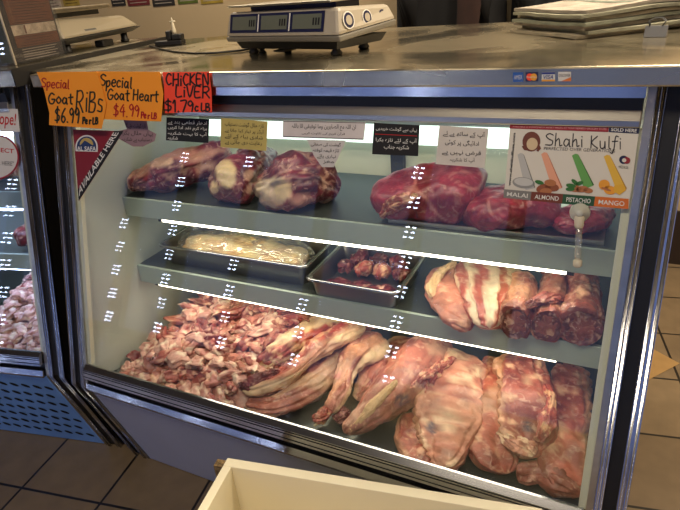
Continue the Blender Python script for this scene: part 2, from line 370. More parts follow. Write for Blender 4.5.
# ------------------------------------------------------------------ meat
def mixc(a, b, t): return tuple(x+(y-x)*t for x, y in zip(a, b))
def sm(a, b, x): t = max(0., min(1., (x-a)/(b-a))); return t*t*(3-2*t)
PAL = {k: tuple(lin(c) for c in v.split()) for k, v in dict(
    beef='56101c 7c2432 c79a84', red='7d1a2c 9b2f40 d09488', goat='8a3c32 b66655 d8a88a', pale='b3705c cf977e e4c2a2',
    lamb='8a3028 b15546 d8a880', dark='4e1016 6e1c24 99564c', liver='460d10 621820 8c4038', chick='c08a50 d8b270 e8d09a', memb='94503f b47264 d2a88e', cub='a5574f c88a7e e3c4ae', cubp='c08a7e dcb0a0 ead2bc', cubd='7c2f30 a4544c d0a08c', neck='7c3830 9c5546 c99a7c').items()}
def loft(spine, seed=0, nring=84, nseg=60, amp=.006, freq=16., pal='beef', fat=.62, floor=None, cap=(.12, .12), up=(0, 0, 1), power=2., rib=None, colfn=None, mb=None, fine=.0018, bundle=(2.2, 1.6), groove=.006, seam=.45, scallop=None, ray_c=None):
    """closed lumpy body swept along spine points (x, y, z, half width, half height)"""
    K = len(spine); P = [list(p) for p in spine]; vs = []; cs = []; pl = PAL[pal]
    def cr(t):
        f = t*(K-1); i = min(int(f), K-2); u = f-i
        a, b, c, d = P[max(i-1, 0)], P[i], P[i+1], P[min(i+2, K-1)]
        return [.5*(2*b[j]+(c[j]-a[j])*u+(2*a[j]-5*b[j]+4*c[j]-d[j])*u*u+(3*b[j]-a[j]-3*c[j]+d[j])*u**3) for j in range(5)]
    off = Vector((seed*3.17, seed*1.31, seed*2.23)); upv = Vector(up)
    ts = [.5-.5*math.cos(math.pi*i/(nring-1)) for i in range(nring)]
    for t in ts:
        q = cr(t); c = Vector(q[:3]); tg = (Vector(cr(min(1, t+.01))[:3])-Vector(cr(max(0, t-.01))[:3])).normalized()
        s = tg.cross(upv).normalized(); n = s.cross(tg)
        k = 1.
        if cap[0] and t < cap[0]: k = math.sqrt(max(.0004, 1-(1-t/cap[0])**2))
        if cap[1] and t > 1-cap[1]: k = min(k, math.sqrt(max(.0004, 1-(1-(1-t)/cap[1])**2)))
        for j in range(nseg):
            th = 2*math.pi*j/nseg; cx, sy = math.cos(th), math.sin(th)
            ex = math.copysign(abs(cx)**(2/power), cx); ey = math.copysign(abs(sy)**(2/power), sy)
            d = (s*ex*q[3]+n*ey*q[4])*k; p = c+d; dn = d.normalized()
            mu = Vector((t*bundle[0], cx*bundle[1], sy*bundle[1]))+off
            gr = abs(noise.noise(mu+Vector((noise.noise(p*20+off)*.25,)*3)))
            v = noise.noise(p*freq*.55+off)*amp*1.25+noise.noise(p*freq*2.2+off)*amp*.55+noise.noise(p*freq*6+off)*fine*1.6+(min(gr*5, 1)-.75)*groove
            v += noise.noise(Vector((t*3.2, cx*.9, sy*.9))+off*2)*amp*1.3
            if scallop and cx*scallop[2] > 0: v += scallop[1]*abs(cx)**3*(abs(math.sin(math.pi*scallop[0]*t))-.5)
            if rib: v += rib[1]*math.sin(2*math.pi*rib[0]*(t if rib[2] == 'u' else ex*.5))*max(0, sy)
            p = p+dn*v*min(1, k*1.5)
            if floor is not None and p.z < floor: p.z = floor+.0005
            vs.append(p)
            a = noise.noise(p*freq*.9+off*2)*.5+.5; b = noise.fractal(p*freq*1.5-off, .7, 2.2, 3)*.45+.5; e = noise.fractal(p*55+off, .6, 2.1, 3)*.5+.5
            col = mixc(pl[0], pl[1], sm(.25, .75, a*.6+e*.4)); col = mixc(col, pl[2], sm(fat, fat+.12, b))
            col = mixc(col, pl[2], seam*(1-sm(.0, .045, gr))); col = mixc(col, mixc(pl[0], PAL['dark'][0], .5), .6*sm(.60, .78, noise.noise(p*freq*1.3+off*3)*.5+.5))
            k2 = .82+.36*e; col = tuple(x*k2 for x in col)
            if colfn: col = colfn(col, t, th, p, a, b, pl)
            cs.append(col)
    fs = []
    for i in range(nring-1):
        for j in range(nseg): fs.append((i*nseg+j, i*nseg+(j+1) % nseg, (i+1)*nseg+(j+1) % nseg, (i+1)*nseg+j))
    fs.append(tuple(range(nseg))[::-1]); fs.append(tuple((nring-1)*nseg+j for j in range(nseg)))
    m = mb or MB()
    if m.c is None: m.c = []
    m.add(vs, fs, 0, True); m.c += cs
    return m
def cut(name, label, spine, cat='meat', group=None, material=None, **k):
    """a joint of meat as an Empty at its base with a flesh part"""
    zs = min(p[2]-p[4] for p in spine); fl = k.get('floor')
    mid = spine[len(spine)//2]
    t = thing(name, label, cat, (mid[0], mid[1], fl if fl is not None else zs), 0, group)
    build('flesh', loft(spine, **k), material or MEAT, t)
    return t
def single(name, label, spine, cat='meat', group=None, material=None, **k):
    fl = k.get('floor'); mid = spine[len(spine)//2]; zs = min(p[2]-p[4] for p in spine)
    o = build(name, loft(spine, **k), material or MEAT, loc=(mid[0], mid[1], fl if fl is not None else zs))
    return tag(o, label, cat, group)
def A(px, py, z, a, b): v = az(px, py, z); return (v.x, v.y, v.z, a, b)
def patch(parent, name, spine, material=None, label=None, **k):
    return build(name, loft(spine, **k), material or MEAT, parent, label=label)

# --- top shelf: beef
S1 = .8818
def stripes(c1, freq, lo=.1, hi=.5, ax=0):
    def f(col, t, th, p, a, b, pl):
        s = math.sin(th*freq+a*6+t*3)*.5+.5; return mixc(col, c1, sm(lo+.4, hi+.45, s)*.75)
    return f
def facecol(c1, test):
    return lambda col, t, th, p, a, b, pl: mixc(col, mixc(c1, pl[0], .35*b), test(t, th, p, a, b))
def region(cx, cy, r, c1, amt=.9, sx=1.):
    d0 = ray(cx, cy)
    def f(col, t, th, p, a, b, pl):
        q = p-CAM; d = q-d0*q.dot(d0); d = math.hypot(d.dot(RT)/sx, d.dot(UP))+.35*r*noise.noise(p*28)
        return mixc(col, mixc(c1, pl[0], .25*a), amt*(1-sm(r*.75, r, d)))
    return f
def both(*fs):
    def g(col, *a):
        for f in fs: col = f(col, *a)
        return col
    return g
crm = lin('d9c08f')
t = cut('beef_cut', 'beef cut with bluish purple end at far left of the top shelf', [A(131, 187, .915, .030, .026), A(150, 178, .922, .062, .040), A(180, 170, .932, .080, .050), A(210, 162, .94, .065, .046), A(226, 155, .94, .04, .036)],
        group='beef cuts on the top shelf', seed=1, pal='beef', fat=.60, floor=S1, amp=.014, freq=13, power=2.4, seam=.6, groove=.009, colfn=both(stripes(lin('c08a78'), 2), region(199, 172, .022, lin('c98a74'), .7, .5), region(142, 187, .024, lin('5a4458'), .8), region(158, 162, .02, lin('b99a7c'), .6, 2)))
t2 = cut('beef_cut', 'beef cut with broad cream fat face, second from left on the top shelf', [A(224, 198, .910, .048, .028), A(229, 189, .925, .062, .045), A(238, 177, .938, .064, .054), A(256, 163, .94, .05, .045), A(270, 154, .93, .03, .03)],
         group='beef cuts on the top shelf', seed=4, pal='beef', fat=.66, floor=S1, amp=.013, freq=14, power=2.4, seam=.4, groove=.008, colfn=both(region(226, 174, .040, crm, .95, .75), region(214, 187, .022, crm, .8, .6), region(250, 176, .020, lin('c09a86'), .85)))
t3 = cut('beef_cut', 'rounded beef cut with pale membrane face under the pointed white note', [A(262, 191, .916, .042, .034), A(278, 185, .935, .074, .056), A(300, 180, .948, .088, .066), A(320, 184, .932, .066, .05), A(339, 192, .908, .024, .024)],
         group='beef cuts on the top shelf', seed=11, pal='beef', fat=.64, floor=S1, amp=.018, freq=13, power=2.3, seam=.5, groove=.010, colfn=both(region(271, 193, .042, lin('c9b394'), .9, 1.1), region(283, 190, .024, crm, .7), region(302, 200, .02, lin('c9907c'), .6, 1.6)))
# steel tray under the right-hand beef
tr = MB().box(.900, 1.352, .152, .40, S1, S1+.003).box(.900, 1.352, .146, .152, S1, S1+.010).box(.895, .900, .146, .40, S1, S1+.010).box(1.352, 1.357, .146, .40, S1, S1+.010)
tag(build('serving_tray', tr, steel, loc=(1.13, .28, S1)), 'flat steel tray beneath the bright red beef on the top shelf', 'tray')
S1T = S1+.0032
lines = lambda c1: (lambda col, t, th, p, a, b, pl: mixc(col, c1, .45*sm(.975, 1., math.sin(p.x*38+p.z*60+a*5)) + .0))
r1 = cut('beef_topside', 'largest bright red beef piece behind the white note, frayed at its left end', [A(384, 214, .905, .05, .022), A(402, 200, .925, .085, .045), A(432, 192, .935, .10, .056), A(462, 192, .935, .10, .055), A(482, 197, .925, .06, .04)],
         group='bright red beef on the steel tray', seed=21, pal='red', fat=90, seam=.12, groove=.003, power=2.5, floor=S1T, amp=.012, freq=12, material=LEAN, colfn=lines(lin('d99a8c')))
patch(r1, 'torn_edge', [A(380, 217, .897, .012, .008), A(393, 206, .930, .022, .013), A(406, 200, .958, .020, .012), A(416, 194, .968, .010, .006)], MEAT, label='torn salmon-coloured edge', seed=22, pal='lamb', fat=.55, amp=.006, freq=35)
r2 = cut('beef_topside', 'bright red beef piece in the middle of the steel tray, left of the plastic hook', [A(470, 221, .905, .04, .022), A(490, 210, .918, .075, .037), A(515, 206, .92, .082, .040), A(540, 206, .92, .06, .036), A(552, 207, .912, .03, .028)],
         group='bright red beef on the steel tray', seed=24, pal='red', fat=90, seam=.12, groove=.003, power=2.5, floor=S1T, amp=.012, freq=13, material=LEAN, colfn=lines(lin('d99a8c')))
r3 = cut('beef_topside', 'flatter red beef piece at the right end of the steel tray, behind the hook', [A(552, 226, .898, .03, .014), A(562, 222, .904, .05, .022), A(580, 218, .906, .055, .025), A(596, 214, .904, .04, .022), A(606, 212, .898, .02, .014)],
         group='bright red beef on the steel tray', seed=27, pal='red', fat=90, seam=.12, groove=.003, power=2.5, floor=S1T, amp=.010, freq=14, material=LEAN)

# --- middle shelf: two steel pans, rolled necks, rib slab
S2 = .6618
def pan(label, x0, x1, y0, y1, z1, deep, rim=.006):
    t = thing('steel_pan', label, 'pan', ((x0+x1)/2, (y0+y1)/2, S2), 0, 'steel pans on the middle shelf')
    z0 = S2; i = deep; mb = MB(); th = .0016
    def rr(a, b, c, d, r, z, n=5):
        out = []
        for cx, cy, q0 in ((b-r, d-r, 0), (a+r, d-r, 90), (a+r, c+r, 180), (b-r, c+r, 270)):
            for k in range(n): q = R(q0+90*k/(n-1)); out.append(Vector((cx+r*math.cos(q), cy+r*math.sin(q), z)))
        return out
    loops = [rr(x0+.012, x1-.012, y0+.010, y1-.010, .02, z0), rr(x0+.004, x1-.004, y0+.004, y1-.004, .022, z1-.002), rr(x0-rim, x1+rim, y0-rim, y1+rim, .024, z1-.001),
             rr(x0-rim, x1+rim, y0-rim, y1+rim, .024, z1+.002), rr(x0+.007, x1-.007, y0+.007, y1-.007, .02, z1+.002), rr(x0+.009, x1-.009, y0+.009, y1-.009, .02, z1-.004), rr(x0+.018, x1-.018, y0+.015, y1-.015, .018, z0+.002)]
    n = len(loops[0]); vs = [v for l in loops for v in l]; fs = []
    for l in range(len(loops)-1):
        for j in range(n): fs.append((l*n+j, l*n+(j+1) % n, (l+1)*n+(j+1) % n, (l+1)*n+j))
    fs.append(tuple(range(n))[::-1]); fs.append(tuple((len(loops)-1)*n+j for j in range(n)))
    mb.add(vs, fs, 0, True); o = build('pan_body', mb, polished, t)
    m = o.modifiers.new('split', 'EDGE_SPLIT'); m.split_angle = R(40)
    q = rr(x0-rim*.3, x1+rim*.3, y0-rim*.3, y1+rim*.3, .024, z1+.002); q.append(q[0]); q.append(q[1])
    build('rolled_rim', MB().tube(q, .0036, 8), chrome, t)
    return t
pan('long steel pan holding yellowish meat in plastic, on the middle shelf', .140, .650, .148, .318, .722, .05)
pan('smaller steel pan holding dark red liver, right of the long pan', .672, .925, .112, .335, .710, .04)
# bagged poultry inside the long pan
bag = thing('bagged_meat', 'yellowish meat in a clear wrinkled plastic bag inside the long pan', 'meat', (.40, .24, S2+.003))
build('flesh', loft([(.175, .235, .694, .055, .018), (.25, .235, .700, .064, .030), (.38, .232, .702, .065, .032), (.50, .235, .698, .062, .028), (.60, .235, .692, .050, .02)], seed=31, pal='chick', fat=.45, amp=.008, freq=24, floor=S2+.004), MEAT, bag)
build('plastic_bag', loft([(.165, .235, .702, .058, .022), (.25, .235, .708, .068, .034), (.38, .233, .710, .069, .036), (.50, .235, .708, .066, .034), (.622, .235, .702, .056, .024)], seed=37, pal='chick', amp=.007, freq=34, fine=.006, groove=.012, bundle=(9, 4), floor=S2+.0035, nring=80, nseg=56), wrap, bag)
# liver and lumps in the small pan
zi = S2+.004
k = 0
for (x, y, z, a, b, h, pal, l) in ((.735, .165, .676, .034, .026, .011, 'liver', 'dark liver slice at the front left of the small pan'), (.80, .162, .677, .036, .03, .011, 'liver', 'dark liver slice at the front middle of the small pan'),
                           (.862, .165, .676, .032, .028, .010, 'liver', 'dark liver slice at the front right corner of the small pan')):
    single('liver_slice', l, [(x-a, y, z, b*.7, h*.8), (x, y+.004, z+.003, b, h), (x+a, y, z, b*.7, h*.8)], 'offal', 'liver slices in the small pan', seed=40+k, pal=pal, fat=.78, floor=zi, amp=.004, freq=30, nring=20, nseg=20); k += 1
for i, (x, y, l) in enumerate(((.72, .245, 'red meat lump at the left of the small pan, behind the liver'), (.775, .25, 'red meat lump second from left behind the liver slices'), (.83, .245, 'red meat lump third from left behind the liver slices'), (.882, .25, 'red meat lump at the right of the small pan'),
                            (.74, .297, 'red meat lump in the rear left of the small pan'), (.80, .30, 'red meat lump in the rear middle of the small pan'), (.86, .297, 'red meat lump in the rear right of the small pan'))):
    single('offal_lump', l, [(x-.022, y, .683, .016, .013), (x, y+.003, .690, .024, .021), (x+.022, y, .685, .016, .014)], 'offal', 'red lumps in the small pan', seed=50+i, pal='lamb' if i in (1, 2) else 'dark', fat=.6, floor=zi, amp=.008, freq=32, nring=22, nseg=20)
# pale slab hanging over the lip
c = cut('goat_shoulder', 'pale pink shoulder piece overhanging the middle shelf edge, right of the pans', [A(452, 268, .69, .030, .015), A(447, 285, .693, .050, .019), A(452, 302, .688, .056, .020), A(460, 318, .681, .046, .018), A(468, 331, .666, .020, .012)],
        group=None, seed=61, pal='goat', fat=.62, amp=.007, freq=15, floor=None, power=2.6, seam=.2, colfn=lambda col, t, th, p, a, b, pl: mixc(mixc(col, lin('d29478'), .45), lin('8c3430'), .75*sm(.55, .95, -math.cos(th))*sm(.2, .5, t)))
patch(c, 'fat_edge', [A(456, 263, .718, .010, .009), A(447, 268, .716, .012, .009), A(438, 276, .711, .012, .009), A(433, 287, .704, .011, .008), A(431, 297, .697, .008, .006)], FATM, label='yellow-cream fat edge', seed=63, pal='chick', amp=.005, freq=30)
def ribcol(col, t, th, p, a, b, pl):
    s = math.cos(th)*3.2+.35*math.sin(t*5)+a*.9+.5*b
    return mixc(mixc(lin('9c4238'), lin('bb6a58'), b), lin('e3c8a6'), sm(.25, .6, math.sin(s*3.0)*.5+.5)*sm(.25, .5, b+.15))
single('rib_slab', 'rib slab with cream and red stripes, left of the rolled necks', [A(488, 262, .705, .080, .014), A(487, 280, .712, .074, .020), A(487, 298, .706, .060, .020), A(489, 315, .694, .046, .018), A(490, 329, .676, .028, .014)],
       seed=65, pal='lamb', amp=.006, freq=18, rib=(5, .004, 'v'), power=2.5, colfn=ribcol)
def neck(label, pts, seed, tan):
    t = cut('rolled_neck', label, pts, group='rolled necks on the middle shelf', seed=seed, pal='neck', fat=.64, floor=S2, amp=.007, freq=17, cap=(.25, .03), colfn=lambda col, tt, th, p, a, b, pl: mixc(col, lin('d09a78'), tan*sm(.3, .9, math.sin(th))*(1-sm(.7, 1, tt))*sm(.2, .6, b)))
    x, y, z, a, b = pts[-1]; q = pts[-2]; d = (Vector(pts[-1][:3])-Vector(q[:3])).normalized(); s = d.cross(Vector((0, 0, 1))).normalized(); u = s.cross(d)
    mb = MB(); mb.c = []; vs = []; cs = []; fs = []
    nr, ns = 12, 36; cc = Vector((x, y, z))
    for i in range(nr):
        k = i/(nr-1)*.90
        for j in range(ns):
            th = 2*math.pi*j/ns; dr = Vector((math.cos(th)*k*2, math.sin(th)*k*2, seed))
            p = cc+d*(.004-.012*(1-k)+noise.noise(dr*2)*.007)+s*math.cos(th)*a*k+u*math.sin(th)*b*k
            p.z = max(p.z, S2+.001); vs.append(p)
            n = noise.noise(dr*2.5+Vector((3, 1, 0)))*.5+.5
            col = mixc(lin('4a1a18'), lin('74352f'), n); col = mixc(col, lin('c9a288'), sm(.60, .72, noise.noise(dr*4.2)*.5+.5)*.7)
            r = abs(k-.36+.10*noise.noise(Vector((math.cos(th)*1.5, math.sin(th)*1.5, seed*2)))); col = mixc(col, lin('c9b092'), (1-sm(.02, .10, r))*.6*sm(.3, .55, noise.noise(dr*3)*.5+.5))
            cs.append(col)
    for i in range(nr-1):
        for j in range(ns): fs.append((i*ns+j, i*ns+(j+1) % ns, (i+1)*ns+(j+1) % ns, (i+1)*ns+j))
    fs.append(tuple(range(ns))); mb.add(vs, fs, 0, True); mb.c = cs
    build('cut_face', mb, MEAT, t, label='dark red cut face with a pale bone ring')
    return t
neck('rolled neck with tan back, leftmost of three beside the rib slab', [A(524, 277, .70, .028, .032), A(521, 292, .703, .035, .041), A(518, 309, .703, .036, .042), A(515, 323, .704, .034, .043)], 71, .85)
nk = neck('rolled neck with pointed flap, middle of the three on the shelf', [A(556, 278, .70, .028, .032), A(553, 292, .705, .034, .043), A(550, 310, .703, .034, .042), A(546.5, 326, .703, .033, .043)], 74, .35)
patch(nk, 'flap', [A(526, 307, .738, .005, .004), A(536, 302, .744, .014, .008), A(550, 297, .748, .020, .009), A(563, 298, .742, .014, .006)], seed=75, pal='neck', fat=.66, amp=.004, freq=30)
neck('largest rolled neck, at the right end of the middle shelf', [A(580, 270, .705, .030, .033), A(582, 288, .712, .039, .047), A(582, 308, .708, .042, .047), A(582, 328, .707, .044, .047)], 77, .12)
single('meat_flap', 'small tan meat flap lying behind the middle rolled neck', [A(547, 267, .70, .02, .02), A(556, 270, .705, .03, .025), A(566, 272, .70, .02, .02)], seed=79, pal='lamb', amp=.004, freq=22, floor=S2, nring=20, nseg=20)

# --- bottom deck: joints
DK = .3860
blue = lin('3c3654')
def stamp(cx, cy, r):
    d0 = ray(cx, cy)
    def f(col, t, th, p, a, b, pl):
        d = (p-CAM).cross(d0).length
        return mixc(col, blue, .9*(1-sm(r*.8, r*1.1, d))*(.5+.5*sm(.35, .55, noise.noise(p*110)*.5+.5))*sm(-.2, .2, math.sin(th)))
    return f
G = 'goat joints on the bottom deck'
def streak(c1, amt=.6, f=5, lo=.55):
    return lambda col, t, th, p, a, b, pl: mixc(col, c1, amt*sm(lo, lo+.3, math.sin(th*2+t*f+a*4)*.5+.5))
def edge(c1, side=1, lo=.70, amt=.85): return lambda col, t, th, p, a, b, pl: mixc(col, c1, sm(lo, .97, math.cos(th)*side)*amt)
def ribs(n, amt): return lambda col, t, th, p, a, b, pl: mixc(col, lin('a8523f'), amt*sm(.2, 1, math.sin(2*math.pi*n*t+1.4*math.cos(th)+a*2)))
def tint(c1, amt): return lambda col, t, th, p, a, b, pl: mixc(col, c1, amt)
def blot(c1, f, lo, amt=.7): return lambda col, t, th, p, a, b, pl: mixc(col, c1, amt*sm(lo, lo+.1, noise.fractal(p*f, .7, 2, 3)*.5+.5))
cream_, red_, dred, pink_ = lin('e8cfa6'), lin('a23a30'), lin('5c1a1c'), lin('d08a74')
t = cut('goat_haunch', 'cream and red goat haunch lying across the cubed meat, furthest left', [A(257, 366, .450, .018, .018), A(272, 357, .462, .030, .026), A(298, 341, .475, .040, .032), A(325, 327, .478, .045, .034), A(350, 320, .470, .035, .03)],
        group=G, seed=81, pal='lamb', fat=.50, amp=.010, freq=17, floor=DK, colfn=both(streak(cream_, .75, 4, .42), streak(dred, .55, -6, .78)))
build('bone_end', loft([A(250, 372, .446, .009, .009), A(256, 367, .450, .013, .012), A(264, 362, .456, .010, .010)], seed=5, pal='lamb', amp=.003, freq=50), BONE, t)
t = cut('goat_breast', 'long curved strip of goat breast with cut red end below the furthest left haunch', [A(243, 386, .435, .020, .018), A(262, 386, .450, .024, .020), A(290, 374, .475, .028, .022), A(318, 350, .492, .030, .024), A(340, 335, .498, .034, .024), A(362, 325, .49, .028, .02)],
        group=G, seed=83, pal='lamb', fat=.58, amp=.008, freq=20, colfn=both(edge(cream_, 1, .0, .75), streak(red_, .5, 9, .6), blot(lin('8aa08a'), 9, .78, .5)))
patch(t, 'cut_end', [A(240, 388, .446, .010, .012), A(247, 384, .456, .018, .016), A(262, 379, .470, .018, .012), A(280, 370, .486, .010, .006)], seed=84, pal='dark', fat=.66, amp=.006, freq=40, label='dark red cut end')
t = cut('goat_flank', 'brownish translucent goat flank piece underneath the curved breast strip', [A(247, 402, .410, .022, .018), A(275, 403, .420, .036, .026), A(305, 388, .428, .042, .032), A(332, 364, .43, .045, .034), A(352, 345, .425, .035, .03)],
        group=G, seed=85, pal='memb', fat=.66, amp=.008, freq=16, floor=DK, colfn=both(tint(lin('8a5040'), .35), streak(cream_, .35, 7)))
t = cut('goat_shank', 'goat shank with exposed bone ends pointing at the front glass', [A(330, 413, .412, .020, .018), A(340, 396, .436, .024, .022), A(348, 372, .452, .030, .026), A(360, 352, .462, .050, .030), A(382, 338, .46, .055, .026)],
        group=G, seed=87, pal='memb', fat=.58, amp=.009, freq=17, floor=DK, colfn=both(streak(lin('d9a27c'), .6), edge(cream_, 1, .6, .8)))
build('bone_end', loft([A(312, 419, .410, .010, .009), A(322, 416, .414, .018, .014), A(330, 408, .420, .014, .013)], seed=6, pal='lamb', amp=.005, freq=45), MEAT, t, label='red knuckle end')
build('bone_end', loft([A(336, 422, .408, .010, .009), A(341, 416, .414, .016, .014), A(346, 408, .422, .013, .013)], seed=7, pal='dark', amp=.005, freq=45), MEAT, t, label='dark red knuckle end')
build('bone', MB().tube([az(314, 426, .400), az(319, 423, .404)], [.003, .004]), BONE, t)
t = cut('goat_belly', 'wide goat belly piece behind the shank and the stamped haunch', [A(357, 400, .402, .016, .012), A(374, 376, .412, .045, .020), A(395, 355, .418, .065, .024), A(415, 342, .415, .05, .022)],
        group=G, seed=89, pal='goat', fat=.58, amp=.009, freq=18, floor=DK, colfn=both(streak(pink_, .5), edge(cream_, -1, .5, .7)))
t = cut('goat_haunch', 'large pale goat haunch with purple ink stamp in the middle of the deck', [A(344, 433, .412, .018, .020), A(358, 423, .428, .028, .028), A(378, 407, .448, .044, .042), A(402, 384, .468, .064, .052), A(424, 358, .470, .064, .050), A(440, 342, .46, .05, .04)],
        group=G, seed=91, pal='goat', fat=.62, amp=.008, freq=14, floor=DK, seam=.25, colfn=both(tint(lin('b98478'), .35), blot(lin('e0b69c'), 8, .55, .5), edge(lin('b0503f'), -1, .5, .6), stamp(402, 401, .019)))
patch(t, 'tendon', [A(350, 431, .424, .003, .003), A(364, 416, .462, .007, .006), A(380, 397, .495, .010, .008), A(397, 380, .515, .005, .004)], FATM, label='cream tendon', seed=92, pal='chick', amp=.003, freq=40)
patch(t, 'muscle_flap', [A(410, 388, .503, .003, .004), A(420, 379, .512, .007, .006), A(432, 370, .513, .009, .006), A(440, 361, .508, .006, .005)], seed=92, pal='goat', fat=.55, amp=.005, freq=34)
t = cut('goat_slab', 'small pinkish goat slab tucked under the left edge of the ribs', [A(410, 416, .405, .028, .014), A(412, 434, .412, .046, .018), A(420, 453, .414, .048, .018), A(436, 467, .408, .028, .013)],
        group=G, seed=93, pal='goat', fat=.64, amp=.007, freq=18, floor=DK, power=2.6, colfn=both(edge(lin('a04c3c'), -1, .5, .7), edge(lin('dba884'), 1, .4, .6)))
t = cut('goat_rib_rack', 'pale goat rib rack with scalloped right edge and ink stamp', [A(470, 356, .476, .050, .020), A(461, 368, .474, .076, .024), A(452, 395, .458, .082, .022), A(448, 425, .444, .068, .018), A(446, 448, .432, .048, .015), A(440, 468, .42, .022, .010)],
        group=G, seed=95, pal='pale', fat=.56, amp=.010, freq=12, floor=DK, power=3.8, seam=.25, rib=(11, .0016, 'u'), scallop=(18, .013, 1), colfn=both(ribs(11, .30), edge(lin('d59a74'), 1, .80, .6), edge(lin('b8604a'), -1, .72, .8), blot(lin('c98870'), 11, .60, .45), stamp(432, 428, .014)))
patch(t, 'meat_strip', [A(424, 398, .462, .006, .006), A(430, 380, .485, .013, .010), A(440, 366, .498, .015, .010), A(456, 358, .502, .010, .008)], seed=96, pal='lamb', fat=.55, amp=.006, freq=30)
t = cut('goat_carcass_piece', 'goat side piece in brown shade between the rib rack and the folded shoulder', [A(500, 359, .462, .045, .024), A(494, 380, .460, .060, .028), A(490, 412, .446, .066, .026), A(497, 445, .428, .062, .022), A(506, 474, .41, .040, .016)],
        group=G, seed=97, pal='goat', fat=.60, amp=.013, freq=14, floor=DK, power=3.0, seam=.5, colfn=both(blot(lin('dcae8e'), 9, .58, .55), edge(lin('9c4a3a'), 1, .5, .6)))
t = cut('goat_shoulder', 'folded goat shoulder with pale flap and blue vein, second from right on the deck', [A(521, 357, .487, .038, .022), A(525, 372, .492, .056, .026), A(527, 396, .484, .062, .026), A(526, 420, .470, .060, .022), A(528, 442, .455, .044, .016), A(533, 458, .444, .022, .010)],
        group=G, seed=99, pal='goat', fat=.60, amp=.012, freq=14, floor=DK, power=3.4, seam=.5, scallop=(13, .010, 1), colfn=both(edge(lin('deb08a'), 1, .6, .6), edge(lin('b4604c'), -1, .6, .5), stamp(530, 426, .012)))
patch(t, 'flap', [A(497, 432, .462, .008, .005), A(508, 436, .466, .020, .008), A(522, 444, .466, .024, .009), A(534, 456, .456, .014, .006)], seed=100, pal='pale', fat=.55, amp=.007, freq=30, label='pale folded flap')
patch(t, 'meat_strip', [A(546, 384, .510, .008, .007), A(550, 402, .506, .014, .010), A(546, 424, .494, .014, .010), A(540, 442, .478, .008, .006)], seed=105, pal='lamb', fat=.55, amp=.006, freq=30)
t = cut('goat_carcass_piece', 'large goat side with scalloped edge in the right corner of the deck', [A(570, 366, .458, .044, .022), A(570, 388, .456, .050, .026), A(568, 420, .446, .050, .026), A(564, 450, .432, .048, .022), A(565, 478, .417, .038, .016), A(568, 492, .407, .022, .011)],
        group=G, seed=101, pal='goat', fat=.58, amp=.011, freq=13, floor=DK, power=3.2, seam=.5, scallop=(18, .013, -1), colfn=both(ribs(12, .25), edge(lin('ddb08c'), -1, .3, .7), edge(lin('8c4436'), 1, .3, .65)))
t = cut('goat_shank', 'brown goat shank end lying at the front glass in the right corner', [A(516, 474, .402, .014, .012), A(540, 474, .410, .026, .018), A(562, 484, .412, .030, .020), A(582, 496, .404, .016, .012)],
        group=G, seed=103, pal='memb', fat=.7, amp=.008, freq=22, floor=DK, nring=36, colfn=tint(lin('6e3226'), .5))

# --- bottom deck: heap of cubed goat
def hsurf(x, y):      # height of the heap over the deck
    e = sm(.064, .20, x)*(1-sm(.56, .74, x+.25*(.25-y)))
    f = sm(-.15, .03, y)*(1-sm(.40, .50, y))
    return (.085+.06*sm(.0, .35, y))*e*f
X0, Y0, CS = .066, -.112, .008; NX, NY = 84, 72
hm = [[max(0, hsurf(X0+i*CS, Y0+j*CS)-.03) for i in range(NX)] for j in range(NY)]
mb = MB(); mb.c = []; vs = []; cs = []; fs = []
for j in range(NY):
    for i in range(NX):
        p = Vector((X0+i*CS, Y0+j*CS, 0)); h = hm[j][i]
        d, _ = noise.voronoi(p*26); h2 = h+(.016*max(0, 1-d[0]*1.5) if h > .006 else 0); hm[j][i] = h2
        vs.append((p.x, p.y, DK+.0004+h2)); a = noise.cell(p*26)
        cs.append(mixc(mixc(lin('9c4f48'), lin('c58a78'), abs(a)), lin('dcb996'), sm(.6, .8, noise.noise(p*50)*.5+.5)))
for j in range(NY-1):
    for i in range(NX-1):
        if max(hm[j][i], hm[j+1][i], hm[j][i+1], hm[j+1][i+1]) > .002: fs.append((j*NX+i, j*NX+i+1, (j+1)*NX+i+1, (j+1)*NX+i))
mb.add(vs, fs, 0, True); mb.c = cs
tag(build('cubed_meat', mb, MEAT, loc=(.34, .15, DK)), 'packed lower layer of cubed goat meat beneath the loose pieces', 'meat', 'cubed goat meat heaped on the bottom deck', 'stuff')
protos = []
CP = ['cub', 'cubd', 'cubp', 'cub', 'memb', 'cub', 'cubp', 'cubd', 'cub', 'cubp', 'cub', 'cubp', 'memb', 'cubd']
